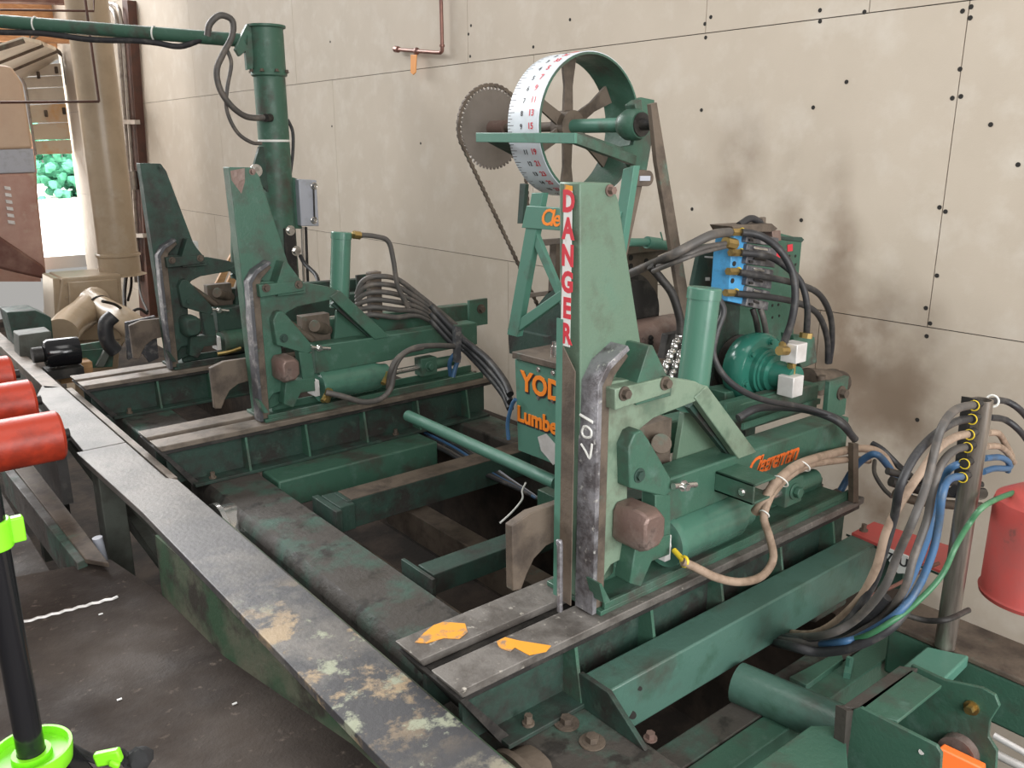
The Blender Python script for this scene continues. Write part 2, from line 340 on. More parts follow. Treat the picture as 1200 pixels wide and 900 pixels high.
# ================================================================ knees
YS, YT = 1.50, 1.55
def make_knee():
    t = thing('log_knee', (1.62, 1.55, -1.25), 'nearest tall green knee with white and red warning strip and number on its steel bar', 'knee', 'knees standing on the carriage bolsters')
    # tall tapering box with its front face to the log
    side = [V(1.475, YT, -.085), V(1.585, YT, -.088), V(1.612, YT, -.13), V(1.72, YT, -.53), V(1.775, YT, -.64), V(1.70, YT, -.72), V(1.655, YT, -.80), V(1.64, YT, -1.19), V(1.51, YT, -1.23)]
    m = MB(); m.prism(side, (0, .075, 0)); part(m, 'tall_plate', 'litdust', t, .004)
    m = MB()
    m.bolt(P(714, 223, 'Y', YT), (0, -1, 0), .010, .014)
    part(m, 'pivot_bolt', 'rust', t)
    # flat wear bar with bent-back top
    w = [V(1.495, 1.488, -1.245), V(1.495, 1.488, -.585), V(1.53, 1.488, -.535), V(1.60, 1.488, -.498), V(1.608, 1.488, -.511), V(1.54, 1.488, -.552), V(1.511, 1.488, -.592), V(1.511, 1.488, -1.245)]
    m = MB(); m.prism(w, (0, .07, 0)); part(m, 'wear_bar', 'steel', t, .0015)
    m = MB(); m.prism([V(1.511, 1.495, -1.235), V(1.511, 1.495, -.592), V(1.54, 1.495, -.552), V(1.60, 1.495, -.515), V(1.61, 1.495, -.53), V(1.56, 1.495, -.575), V(1.545, 1.495, -.61), V(1.545, 1.495, -1.235)], (0, .055, 0)); part(m, 'bar_backing', 'brown', t, .002)
    # side casting: C shape
    c = [(702, 452), (722, 446), (786, 443), (815, 447), (828, 454), (822, 468), (786, 482), (766, 490), (750, 503), (740, 518), (736, 540), (735, 600), (733, 653), (716, 662), (704, 682), (700, 706), (696, 712)]
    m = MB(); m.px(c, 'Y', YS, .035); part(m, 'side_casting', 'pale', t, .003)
    # bolted cap
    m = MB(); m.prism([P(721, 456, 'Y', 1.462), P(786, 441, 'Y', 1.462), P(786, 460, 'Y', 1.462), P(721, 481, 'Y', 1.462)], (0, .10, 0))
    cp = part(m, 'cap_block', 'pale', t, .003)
    for q in ((731, 461), (779, 449)):
        m = MB(); m.bolt(P(*q, 'Y', 1.462), (0, -1, 0), .013, .014); part(m, 'bolt', 'brown', cp)
    # top web behind the bar (gusset in the corner of the tall plate)
    m = MB(); m.prism([V(1.62, 1.47, -.60), V(1.66, 1.47, -.505), V(1.675, 1.47, -.505), V(1.76, 1.47, -.63), V(1.76, 1.47, -.66), V(1.62, 1.47, -.66)], (0, .085, 0)); part(m, 'corner_gusset', 'green', t, .002)
    # brace
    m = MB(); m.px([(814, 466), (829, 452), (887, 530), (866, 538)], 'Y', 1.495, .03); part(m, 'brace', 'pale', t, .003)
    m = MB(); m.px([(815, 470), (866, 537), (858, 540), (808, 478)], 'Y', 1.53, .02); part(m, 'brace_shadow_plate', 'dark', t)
    # upright tube cylinder
    a = P(825, 337, 'Y', 1.58); b = P(812, 452, 'Y', 1.58); b2 = a+(b-a)*1.25; a = Vector((b.x+.03, 1.58, a.z))
    L = (a-b2).length
    m = MB(); m.lathe(b2, a, [(0, .048), (L-.035, .048), (L-.034, .051), (L-.004, .051), (L, .047)], 28); tb = part(m, 'upright_cylinder', 'cylgreen', t)
    # lower arm (box section) and rear arm
    m = MB(); m.prism([V(1.80, 1.50, -.925), V(2.78, 1.50, -.935), V(2.78, 1.50, -1.06), V(1.80, 1.50, -1.065)], (0, .10, 0)); arm = part(m, 'lower_arm', 'green', t, .006)
    m = MB(); m.prism([V(1.86, 1.70, -.845), V(2.90, 1.70, -.875), V(2.90, 1.70, -.975), V(1.86, 1.70, -.96)], (0, .07, 0)); part(m, 'rear_arm', 'green', t, .006)
    m = MB(); m.prism([V(2.80, 1.60, -.83), V(2.93, 1.60, -.83), V(2.93, 1.60, -.98), V(2.80, 1.60, -.98)], (0, .02, 0)); ep = part(m, 'end_plate', 'green', t, .002)
    m = MB(); m.bolt((2.88, 1.60, -.885), (0, -1, 0), .018, .02); part(m, 'bolt', 'brown', ep)
    # triangular clevis on the arm
    m = MB(); m.px([(792, 545), (802, 485), (812, 478), (862, 530), (806, 553)], 'Y', 1.60, .02); part(m, 'clevis_plate', 'litdust', t, .002)
    for q in ((817, 538), (849, 528)):
        m = MB(); m.bolt(P(*q, 'Y', 1.60), (0, -1, 0), .014, .018); part(m, 'bolt', 'chrome', t)
    m = MB(); m.cyl(P(775, 520, 'Y', 1.66), P(775, 520, 'Y', 1.56), .03); m.box(1.80, 1.95, 1.62, 1.68, -.95, -.80); m.cyl((1.70, 1.60, -.80), (1.84, 1.60, -.92), .018); part(m, 'linkage', 'brown', t, .003)
    # lever bracket
    m = MB(); m.px([(738, 572), (737, 524), (744, 508), (752, 504), (760, 515), (786, 560), (787, 575), (780, 582), (770, 580)], 'Y', 1.455, .05); lv = part(m, 'lever_bracket', 'green', t, .004)
    m = MB(); m.bolt(P(749, 557, 'Y', 1.455), (0, -1, 0), .014, .008); part(m, 'bolt', 'dark', lv)
    m = MB(); m.cyl(P(789, 570, 'Y', 1.44), P(815, 568, 'Y', 1.44), .009); m.bolt(P(800, 569, 'Y', 1.44), (0, -1, 0), .011, .016); part(m, 'stop_screw', 'chrome', t)
    m = MB(); m.px([(768, 580), (786, 580), (786, 632), (768, 636)], 'Y', 1.455, .05); m.px([(745, 640), (786, 626), (785, 650), (764, 658), (751, 688), (738, 684)], 'Y', 1.45, .06); part(m, 'drop_link', 'green', t, .003)
    m = MB(); m.px([(702, 684), (705, 684), (715, 704), (708, 707)], 'Y', 1.45, .05); part(m, 'toe_rib', 'green', t)
    # rusty dog stop block (chamfered)
    q = [V(1.60, 1.43, -.955), V(1.62, 1.43, -.925), V(1.70, 1.43, -.925), V(1.735, 1.43, -.96), V(1.735, 1.43, -1.045), V(1.70, 1.43, -1.085), V(1.625, 1.43, -1.09), V(1.60, 1.43, -1.06)]
    m = MB(); f = [v.copy() for v in q]; cc = sum(q, V(0, 0, 0))/8; q = [cc+(v-cc)*.72+V(-.045, 0, .012) for v in q]; cc += V(-.045, 0, .012)
    n = len(q); a = [cc+(v-cc)*.8+V(0, -.045, 0) for v in q]; vs = a+[v+V(0, -.02, 0) for v in q]+[v+V(0, .07, 0) for v in q]
    m.add(vs, [list(range(n))]+[(k*n+i, k*n+(i+1) % n, (k+1)*n+(i+1) % n, (k+1)*n+i) for k in range(2) for i in range(n)]+[list(range(2*n, 3*n))]); part(m, 'dog_block', 'rust', t, .006)
    # pointed log dog sticking out to the front
    m = MB(); m.px([(600, 617), (622, 601), (662, 588), (664, 628), (640, 640), (626, 655), (618, 672), (611, 691), (601, 693)], 'Y', 1.65, .03); part(m, 'log_dog', 'brown', t, .003)
    # shoe on the slides with raised lips
    m = MB(); m.box(1.515, 2.80, 1.475, 1.70, -1.25, -1.235); m.box(1.53, 2.80, 1.475, 1.487, -1.235, -1.215); m.box(1.60, 2.80, 1.59, 1.602, -1.235, -1.20); part(m, 'shoe', 'green', t, .002)
    # lower hydraulic cylinder
    a = V(1.815, 1.52, -1.135); b = V(2.20, 1.52, -1.135)
    m = MB(); m.lathe(a, b, [(0, .03), (0, .076), (.02, .080), (.03, .075), (.31, .075), (.345, .06), (.385, .055), (.385, .02)], 32); cy_ = part(m, 'hydraulic_cylinder', 'cylgreen', t)
    m = MB(); m.bolt((1.80, 1.50, -1.125), (-1, 0, 0), .018, .02); m.box(1.775, 1.80, 1.475, 1.56, -1.17, -1.09); part(m, 'cylinder_gland', 'alu', cy_, .002)
    m = MB(); m.cyl(b, V(2.55, 1.52, -1.13), .016); part(m, 'piston_rod', 'chrome', cy_)
    m = MB(); m.box(2.40, 2.50, 1.49, 1.56, -1.18, -1.085); m.cyl((2.50, 1.52, -1.13), (2.62, 1.52, -1.13), .03); m.bolt((2.45, 1.49, -1.13), (0, -1, 0), .02, .02); part(m, 'rod_clevis', 'green', cy_, .004)
    return t
knee = make_knee()
knees = [knee]
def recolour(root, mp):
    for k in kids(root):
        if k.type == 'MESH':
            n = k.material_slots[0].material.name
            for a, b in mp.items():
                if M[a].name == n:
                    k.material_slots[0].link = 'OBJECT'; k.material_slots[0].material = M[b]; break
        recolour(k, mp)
for dy, lab, mp in ((2.218, 'middle green knee with bare peeled top corner beside the boom mast', {'litdust': 'green', 'pale': 'green', 'steel': 'grey'}),
                    (3.488, 'farthest green knee standing by the tan duct', {'litdust': 'dark', 'pale': 'dark', 'cylgreen': 'green', 'steel': 'grey', 'rust': 'dark', 'green': 'dark'})):
    c = copy_tree(knee); c.location.y += dy; c['label'] = lab; recolour(c, mp); knees.append(c)  # copies take other greens in place of the nearest knee's lit tone
m = MB(); m.box(1.4725, 1.476, 1.600, 1.6245, -1.23, -.43); part(m, 'front_edge', 'teal', knee)
m = MB(); m.prism([V(1.4725, 1.552, -.56), V(1.4725, 1.600, -.50), V(1.4725, 1.600, -1.235), V(1.4725, 1.552, -1.235)], (.003, 0, 0)); part(m, 'bare_front_face', 'brown', knee, label='brown bare lower front face')
m = MB(); m.prism([V(1.478, YT+2.218, -.10), V(1.545, YT+2.218, -.09), V(1.54, YT+2.218, -.15), V(1.52, YT+2.218, -.20), V(1.50, YT+2.218, -.17), V(1.48, YT+2.218, -.14)], (0, -.0008, 0)); ORG[knees[1].name] = Vector(knees[1].location); part(m, 'bare_patch', 'rust', knees[1], label='peeled purple brown patch')
# marks and lettering that only the nearest knee carries
m = MB(); m.px([(661.5, 222), (671, 224), (668, 407), (657, 404)], 'X', 1.4745, -.001); st = part(m, 'warning_strip', 'decal', knee, label='white strip with red upright letters')
ya, yb = P(661.5, 222, 'X', 1.473).y, P(671, 224, 'X', 1.473).y
for i, ch in enumerate('DANGER'):
    z = -.155-i*.067
    m = text_mb(ch, V(1.4735, (ya+yb)/2, z), (0, -1, 0), (0, 0, 1), .072, .0006, bold=.045, align='CENTER')
    x0 = (ya+yb)/2
    for v in m.v: v.y = x0+(v.y-x0)*.80
    part(m, 'letter', 'decalred', st)
m = MB(); m.px([(661.5, 216), (671, 218), (671, 224), (661.5, 222)], 'X', 1.4745, -.001); part(m, 'strip_end', 'spray', st, label='yellow end of strip')
pn = [x for x in kids(knee) if x.name.startswith('wear_bar')][0]
def stroke(px, ax, v, w, name, mt, par, dirn):
    m = MB(); pts = PP(px, ax, v); m.hose([p for p in pts], w, 6, 3); part(m, name, mt, par)
stroke([(680, 486), (695, 495)], 'X', 1.4945, .0045, 'painted_one', 'white', pn, None)
stroke([(684, 500), (682, 506), (685, 512), (692, 512), (693, 505), (688, 500), (684, 500)], 'X', 1.4945, .0035, 'painted_zero', 'white', pn, None)
stroke([(681, 520), (686, 528), (691, 537), (693, 528), (694, 520)], 'X', 1.4945, .0035, 'painted_seven', 'white', pn, None)
ar = [x for x in kids(knee) if x.name.startswith('lower_arm')][0]
p0 = P(874, 560, 'Y', 1.4995)
m = text_mb('Cleereman', p0, (1, 0, -.01), (0, 0, 1), .085, .0012, shear=.45, bold=.02, space=.72); part(m, 'arm_lettering', 'orange2', ar)
m = MB(); m.px([(848, 562), (866, 555), (905, 567), (905, 571), (866, 586), (850, 575)], 'Y', 1.40, .01)
# square channel bracket toward the camera
m = MB(); z0, z1 = -1.02, -.955; x0, x1 = 2.02, 2.13
y0, y1 = 1.36, 1.50
m.box(x0, x1, y0, y1, z1-.008, z1); m.box(x0, x0+.008, y0, y1, z0, z1); m.box(x0, x1, y0, y1, z0, z0+.008)
cb = part(m, 'channel_bracket', 'green', knee, .002)
m = MB(); m.bolt((x0, 1.40, -.99), (-1, 0, 0), .008, .006); part(m, 'bolt', 'chrome', cb)
m = MB(); m.hose(PP([(654, 636), (656, 640), (656, 700), (656, 716)], 'Y', 1.53), .008, 8); part(m, 'locking_pin', 'steel', knee)
# square rear leg of the nearest knee beside the wear bar is covered by the tall plate

# ================================================================ carriage frame
fr = thing('saw_carriage', (1.9, 2.8, -1.75), 'green welded carriage frame of long tubes and cross beams under the bolsters', 'machine frame')
m = MB(); m.prism([V(1.18, .80, -1.70), V(1.18, .80, -1.48), V(1.21, .80, -1.463), V(1.43, .80, -1.463), V(1.46, .80, -1.48), V(1.46, .80, -1.70)], (0, 3.05, 0))
part(m, 'side_tube', 'grime', fr, .035)
m = MB(); m.box(1.18, 1.46, 4.1, 5.6, -1.70, -1.463); part(m, 'side_tube', 'grime', fr, .012)
m = MB(); m.box(2.60, 2.82, 1.45, 6.0, -1.68, -1.463); part(m, 'rear_tube', 'grime', fr, .012)
m = MB(); m.prism([V(1.42, 1.34, -1.37), V(2.78, 1.34, -1.37), V(2.78, 1.34, -1.53), V(1.50, 1.34, -1.53)], (0, .10, 0)); bb = part(m, 'box_beam', 'beam', fr, .006)
m = MB(); m.cyl(P(750, 807, 'Y', 1.339), P(750, 807, 'Y', 1.336), .006); part(m, 'bolt_hole', 'stain', bb)
m = MB(); m.cyl(P(741, 838, 'Y', 1.339), P(741, 838, 'Y', 1.336), .011); part(m, 'bolt_hole', 'stain', bb)
m = MB(); m.px([(680, 790), (692, 788), (722, 806), (757, 884), (748, 889), (690, 850), (676, 820)], 'X', 1.40, .016)
m = MB(); m.prism([V(1.405, 1.445, -1.365), V(1.405, 1.335, -1.365), V(1.405, 1.20, -1.462), V(1.405, 1.445, -1.462)], (.016, 0, 0))
gp = part(m, 'end_gusset', 'dark', fr, .002)
m = MB(); m.box(1.42, 1.43, 1.335, 1.35, -1.53, -1.37)
for i, q in enumerate(((664, 848), (694, 870))):
    p = P(*q, 'Z', -1.462); m = MB(); m.bolt(p, (0, 0, 1), .017, .016); m.pipe(p, p+V(0, 0, .004), .034, .02); part(m, 'flange_bolt', 'brown', fr)
m = MB(); m.bolt(P(762, 866, 'Z', -1.463), (0, 0, 1), .012, .015); part(m, 'flange_bolt', 'rust', fr)
# cross beams between the tubes
m = MB(); m.box(1.46, 2.33, 3.47, 3.66, -1.60, -1.463); part(m, 'cross_beam', 'green', fr, .008)
m = MB(); m.box(1.58, 2.62, 3.05, 3.17, -1.58, -1.45); b1 = part(m, 'cross_beam', 'dark', fr, .003)
m = MB(); m.box(1.60, 2.62, 3.05, 3.17, -1.4497, -1.447); part(m, 'beam_top_cover', 'brown', fr)
m = MB(); m.box(1.50, 1.53, 3.0, 3.22, -1.56, -1.46); m.box(1.53, 1.60, 3.02, 3.19, -1.57, -1.455); part(m, 'beam_end_plate', 'dark', fr, .003)
m = MB(); m.box(1.50, 2.62, 2.28, 2.38, -1.53, -1.45); part(m, 'cross_beam', 'dark', fr, .003)
m = MB(); m.box(1.46, 1.475, 2.23, 2.43, -1.53, -1.435); part(m, 'beam_end_plate', 'dark', fr, .002)
m = MB(); m.box(1.46, 2.62, 1.82, 1.93, -1.72, -1.58); part(m, 'cross_beam', 'dark', fr, .004)
m = MB(); m.box(1.46, 2.62, 4.0, 4.15, -1.60, -1.47); part(m, 'cross_beam', 'dark', fr, .006)
m = MB(); m.box(1.46, 2.62, 4.45, 4.62, -1.60, -1.463); part(m, 'cross_beam', 'green', fr, .006)
# long round shaft
m = MB(); m.cyl(P(478, 487, 'X', 2.05), P(652, 566, 'X', 2.05), .026); part(m, 'round_shaft', 'teal', fr)
# lower rails
m = MB(); m.box(1.75, 1.95, 1.95, 3.7, -2.05, -1.98); m.box(2.2, 2.32, 1.9, 3.8, -2.0, -1.85); part(m, 'lower_channel', 'brown', fr, .004)
# near lower frame pieces at the right
m = MB(); m.box(1.46, 2.62, 1.12, 1.20, -1.70, -1.60); part(m, 'cross_channel', 'green', fr, .004)
m = MB(); m.box(1.46, 2.62, 1.205, 1.30, -1.70, -1.60); part(m, 'cross_channel', 'grime', fr, .004)
a = V(2.02, 1.33, -1.56); m = MB(); m.cyl(P(865, 800, 'Z', -1.56), P(985, 852, 'Z', -1.56), .062); part(m, 'torque_tube', 'beam', fr)
m = MB(); m.prism(PP([(925, 793), (985, 762), (988, 772), (945, 803)], 'Z', -1.58), (0, 0, -.05)); part(m, 'small_angle', 'green', fr, .002)
m = MB(); p = P(995, 770, 'Z', -1.55); m.bar(p, p+V(0, 0, -.12), .012, .012); m.bar(p+V(-.04, -.02, -.04), p+V(.05, .02, -.04), .02, .02); part(m, 'drain_cock', 'teal', fr)

# front pivot bracket at the lower right corner
br = thing('pivot_bracket', P(1050, 880, 'Z', -1.60), 'green two-plate pivot bracket in the lower right corner with a brass bolt', 'bracket')
Zb = -1.40
# angle running from the torque tube up to the back
m = MB(); m.prism(PP([(986, 828), (1054, 780), (1076, 783), (1012, 831)], 'Z', Zb), (0, 0, -.012)); part(m, 'angle_top', 'grime', br, .002)
m = MB(); A, B = P(1002, 831, 'Z', Zb), P(1068, 785, 'Z', Zb)
m.prism([A, B, B+(A-B).cross(V(0, 0, 1)).normalized()*0+P(1104, 803, 'Z', Zb)-B+V(0, 0, 0), P(1052, 845, 'Z', Zb)], (0, 0, -.01)); part(m, 'angle_leg', 'green', br, .002)
m = MB(); m.px([(1000, 832), (1008, 829), (1097, 874), (1103, 884), (1100, 930), (990, 960), (993, 860)], 'X', P(1000, 832, 'Z', Zb).x, .012); pl = part(m, 'near_plate', 'green', br, .002)
m = MB(); m.cyl(P(1080, 881, 'X', pl and P(1000, 832, 'Z', Zb).x-.001), P(1080, 881, 'X', P(1000, 832, 'Z', Zb).x+.003), .007); part(m, 'pin_hole', 'chrome', br)
xf = P(1072, 781, 'Z', Zb).x
m = MB(); m.px([(1068, 779), (1106, 797), (1150, 806), (1166, 815), (1171, 828), (1160, 845), (1158, 864), (1168, 880), (1164, 950), (1070, 950), (1040, 860)], 'X', xf, .012); part(m, 'far_plate', 'green', br, .002)
p = P(1139, 829, 'X', xf); m = MB(); m.bolt(p, (-1, 0, 0), .012, .018); m.cyl(p, p+V(-.005, 0, 0), .02); part(m, 'pivot_bolt', 'brass', br)
m = MB(); m.px([(992, 833), (1003, 833), (996, 960), (984, 950)], 'Y', P(1000, 832, 'Z', Zb).y, .03); part(m, 'edge_bar', 'grime', br)
m = MB(); m.prism(PP([(880, 900), (950, 850), (990, 850), (994, 905), (960, 960), (860, 960)], 'Z', Zb-.09), (0, 0, -.02)); part(m, 'cover_plate', 'green', br, .003)
m = MB(); c = P(1120, 885, 'X', xf-.03); m.cyl(c, c+V(.03, 0, 0), .05); part(m, 'pivot_washer', 'rust', br)
m = MB(); m.prism([P(1100, 876, 'X', xf-.10), P(1150, 900, 'X', xf-.04), P(1150, 925, 'X', xf-.04), P(1096, 930, 'X', xf-.10)], (.03, 0, 0)); o = mesh_obj(m, 'orange_lever', 'orange2', None, .004); o['label'] = 'bright orange lever end between the bracket plates in the lower right corner'; o['category'] = 'lever'
# brown-topped rear frame with green cross piece
m = MB(); m.prism(PP([(1058, 780), (1086, 757), (1136, 768), (1106, 797)], 'Z', -1.448), (0, 0, -.04)); part(m, 'rear_cross_piece', 'teal', fr, .006)
q0, q1 = P(1035, 733, 'Z', -1.45), P(1215, 797, 'Z', -1.45); q0.x = q1.x = (q0.x+q1.x)/2; m = MB(); m.prism([q0, q1-V(0, .5, 0), q1+V(.20, -.5, 0), q0+V(.20, 0, 0)], (0, 0, -.02)); part(m, 'rear_beam_top', 'brown', fr, .006)
m = MB(); m.prism([q0+V(.004, 0, -.02), q1+V(.004, -.5, -.02), q1+V(.19, -.5, -.02), q0+V(.19, 0, -.02)], (0, 0, -.16)); part(m, 'rear_beam', 'green', fr, .010)
m = MB(); m.cyl(P(1150, 875, 'X', 2.3), P(1210, 905, 'X', 2.3), .012); m.cyl(P(1165, 862, 'X', 2.3), P(1215, 890, 'X', 2.3), .009); part(m, 'return_pipe', 'alu', fr)
# second silver wheel on the rail and a nearer one
for k, (q, lab) in enumerate((((262, 596), 'polished flanged carriage wheel beside the end of the side tube'), ((615, 893), 'brown worn carriage wheel at the bottom edge of the picture'))):
    p = P(*q, 'Z', -1.47); c = V(p.x, p.y, -1.58)
    m = MB(); m.lathe(c-V(.035, 0, 0), c+V(.05, 0, 0), [(0, .02), (0, .135), (.02, .135), (.028, .12), (.085, .118), (.085, .03)], 36); tr_ = part(m, 'wheel', 'chrome' if k == 0 else 'brown', fr, label=lab)
    m = MB(); m.cyl(c-V(.05, 0, 0), c+V(.2, 0, 0), .025); part(m, 'axle', 'brown', tr_)

# ================================================================ guide rail beside the camera
rl = thing('guide_rail', (.9, 1.0, -1.60), 'long rubbed steel rail plate running diagonally on a green concrete skirt', 'rail')
ORG[rl.name] = Vector(rl.location)
def railp(pts, th=.03, y=None):
    m = MB(); m.prism([V(x, yy, -1.33) for x, yy in pts], (0, 0, -th)); return m
part(railp([(1.015, .55), (1.015, 3.45), (.985, 3.5), (.985, 4.07), (.77, 4.07), (.80, 3.2), (.80, .55)]), 'rail_plate', 'rail', rl, .003)
part(railp([(.985, 4.075), (.985, 5.3), (.90, 5.42), (.835, 5.22), (.80, 4.075)]), 'rail_plate', 'rail', rl, .003, label='shorter narrow second plate')
part(railp([(.985, 5.3), (.985, 9.0), (.90, 9.0), (.90, 5.35)], .06), 'rail_bar', 'slidefar', rl, .003, label='thin far rail bar')
m = MB(); m.box(1.0, 1.03, 3.5, 5.3, -1.375, -1.34); part(m, 'rail_lip', 'slidefar', rl)
m = MB(); m.prism([V(.79, 3.03, -1.36), V(.815, 2.5, -1.36), V(.93, 1.85, -1.36), V(1.0, .5, -1.36), V(1.04, .5, -1.36), V(1.04, 3.03, -1.36)], (0, 0, -.9)); part(m, 'skirt', 'concrete', rl)
m = MB(); m.box(.93, 1.0, 3.03, 9.0, -1.60, -1.36); part(m, 'rail_girder', 'post', rl)
m = MB(); m.box(.80, .90, 3.85, 3.97, -2.5, -1.36); part(m, 'support_post', 'post', rl, .004)
m = MB(); m.box(.80, .88, 5.6, 5.7, -2.5, -1.36); part(m, 'support_post', 'post', rl, .004)
m = MB(); m.bar(V(.98, 3.1, -1.85), V(.95, 5.2, -1.5), .05, .03); part(m, 'diagonal_brace', 'post', rl)
# ================================================================ setting
Z0, Z1 = -2.62, 3.2
def wall_panels():
    m = MB(); x = 3.43; g = .002
    rows = [(Z0, -1.922, [-3, .34, 2.79, 5.23, 7.68, 10.1, 12.6, 15.2]), (-1.922, -.703, [-3, -.4, 2.04, 4.25, 6.9, 9.3, 11.8, 15.2]),
            (-.703, .512, [-3, -.88, 1.564, 4.01, 6.466, 8.91, 11.36, 15.2]), (.512, 1.73, [-3, -.49, 1.955, 2.77, 4.65, 7.1, 9.5, 12, 15.2]), (1.73, Z1, [-3, 1, 3.4, 5.9, 8.3, 10.8, 15.2])]
    for z0, z1, ys in rows:
        for a, b in zip(ys, ys[1:]): m.box(x, x+.012, a+g, b-g, z0+g, z1-g)
    return m
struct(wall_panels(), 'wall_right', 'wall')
m = MB(); m.box(3.438, 3.5, -3, 15.2, Z0, Z1); struct(m, 'wall_right_backing', 'black')
m = MB()
for px, py in ((1128, 13), (1138, 8), (1137, 21), (1125, 81), (1116, 115), (1126, 113), (1101, 243), (1108, 248), (1098, 323), (1085, 361), (1090, 379), (1086, 394), (961, 12), (961, 25), (833, 20), (826, 28), (827, 44), (992, 96), (953, 126),
               (811, 245), (939, 258), (822, 129), (1161, 146), (1193, 193), (1075, 492), (552, 30), (549, 40), (551, 66), (668, 23), (625, 55), (1013, 14), (493, 168), (389, 148), (387, 49)):
    p = P(px, py, 'X', 3.43); m.cyl(p+V(.002, 0, 0), p-V(.001, 0, 0), .009, n=10)
struct(m, 'trim_1', 'stain')
m = MB(); m.box(-14, 3.5, -4, 15.3, Z0-.05, Z0+.02); struct(m, 'floor', 'pit')
m = MB(); m.box(2.84, 3.42, 1.5, 9.0, Z0+.02, -1.75); struct(m, 'floor_ledge', 'pit')
m = MB()
m.prism([V(.34-1.8, 3.90, -1.60), V(.34, 3.54, -1.60), V(.72, 3.45, -1.60), V(.78, 3.10, -1.60), V(.85, 2.4, -1.60), V(1.03, 1.2, -1.60), V(1.03, -2, -1.60), V(-1.5, -2, -1.60)], (0, 0, -.02)); struct(m, 'floor_deck', 'deck')
m = MB(); a, b = P(28, 729, 'Z', -1.598), P(138, 700, 'Z', -1.598); m.hose([a+(b-a)*i/14+V(0, .004*(-1)**i, 0) for i in range(15)], .006, 6, 2); struct(m, 'trim_2', 'alu')
m = MB(); m.box(-1.6, .62, 3.55, 8.5, -2.0, -1.95); struct(m, 'floor_lower', 'deck')
# ================================================================ setworks tower with dial drum
TX = 2.12
tw = thing('setworks_tower', (2.35, 2.35, -1.25), 'green and brown steel A-frame tower that carries the round dial drum behind the nearest knee', 'tower')
def strut(name, pts, ax, v, th, mt, par=None, bev=.002):
    m = MB(); m.px(pts, ax, v, th); return part(m, name, mt, par or tw, bev)
strut('front_leg', [(623, 226), (636, 226), (606, 395), (594, 392)], 'X', TX, .03, 'teal')
strut('front_leg', [(730, 198), (743, 194), (722, 330), (705, 400), (693, 400), (712, 320)], 'X', TX, .03, 'teal')
sg = strut('sign_plate', [(617, 241), (728, 248), (722, 275), (611, 267)], 'X', TX-.004, .012, 'teal')
m = text_mb('Cleereman', P(633, 263, 'X', TX-.0045), (0, -1, 0), (0, 0, 1), .085, .0015, shear=.3, bold=.014, space=.85); part(m, 'sign_lettering', 'orange', sg)
strut('diagonal', [(617, 268), (626, 268), (660, 350), (660, 366)], 'X', TX+.004, .02, 'teal')
strut('diagonal', [(596, 382), (660, 338), (660, 350), (600, 394)], 'X', TX+.002, .02, 'teal')
strut('diagonal', [(660, 338), (705, 300), (708, 308), (660, 350)], 'X', TX+.002, .02, 'teal')
strut('rear_cross_bar', [(625, 281), (670, 278), (670, 285), (627, 289)], 'X', 2.45, .03, 'brown')
strut('rear_post', [(644, 286), (652, 286), (650, 345), (642, 345)], 'X', 2.5, .03, 'brown')
strut('rear_post', [(609, 215), (616, 216), (612, 262), (606, 262)], 'X', 2.5, .02, 'dark')
strut('rear_cross_bar', [(613, 344), (650, 340), (650, 345), (613, 350)], 'X', 2.5, .03, 'brown')
# side facing the camera: plate with bearing, brown legs
YB = 2.02
pt = strut('bearing_plate', [(745, 118), (752, 114), (767, 117), (767, 150), (758, 200), (741, 201), (736, 189), (674, 167), (674, 156), (681, 155), (728, 172), (742, 170), (746, 150)], 'Y', YB+.22, .02, 'green')
strut('rear_leg', [(739, 200), (757, 199), (735, 300), (735, 322), (726, 318), (725, 280)], 'Y', YB+.002, .03, 'brown')
strut('long_leg', [(763, 122), (770, 120), (808, 352), (812, 420), (800, 420), (797, 352), (770, 190)], 'Y', YB+.05, .02, 'brown')
m = MB(); c0, c1 = P(748, 209, 'Y', YB-.01), P(760, 209, 'Y', YB-.01); r = .026
pts = [c1+V(math.cos(a), 0, math.sin(a))*r for a in [(-90+15*i)*PI/180 for i in range(13)]]+[c0+V(math.cos(a), 0, math.sin(a))*r for a in [(90+15*i)*PI/180 for i in range(13)]]
m.prism(pts, (0, .012, 0)); lk = part(m, 'slotted_link', 'brown', tw, .002)
m = MB(); m.bar(c0+V(.005, -.002, 0), c1+V(.005, -.002, 0), .004, .016, (0, 0, 1)); part(m, 'slot', 'boxgrey', lk)
# pointer arm along the dial
m = MB(); a, b = P(559, 161, 'X', 2.02), P(675, 162, 'X', 2.02); m.bar(a, b, .012, .034, (0, 0, 1)); part(m, 'pointer_arm', 'teal', tw, .002)
m = MB(); m.prism([P(570, 166, 'X', 2.03), P(600, 182, 'X', 2.2), P(600, 176, 'X', 2.2), P(590, 166, 'X', 2.05)], (0, -.02, 0)); part(m, 'pointer_stay', 'dark', tw)
m = MB(); m.bar(P(672, 162, 'Y', YB+.19), P(742, 188, 'Y', YB+.19), .03, .034, (0, 0, 1)); part(m, 'pointer_stay', 'green', tw, .002)
# shaft, bearing
AX, AZ = 2.36, .075
m = MB(); m.lathe((AX, 2.17, AZ), (AX, 2.30, AZ), [(0, .03), (0, .048), (.015, .055), (.06, .055), (.09, .04), (.11, .02)], 24); part(m, 'bearing', 'green', tw)
m = MB(); m.cyl((AX, 2.170, AZ), (AX, 2.164, AZ), .042, n=24); m.cyl((AX, 2.10, AZ), (AX, 2.17, AZ), .02); part(m, 'bearing_bore', 'black', tw)
m = MB(); m.px([(744, 122), (752, 116), (756, 150), (752, 160), (748, 160), (748, 140)], 'Y', 2.19, .05); part(m, 'bearing_bracket', 'green', tw, .004)

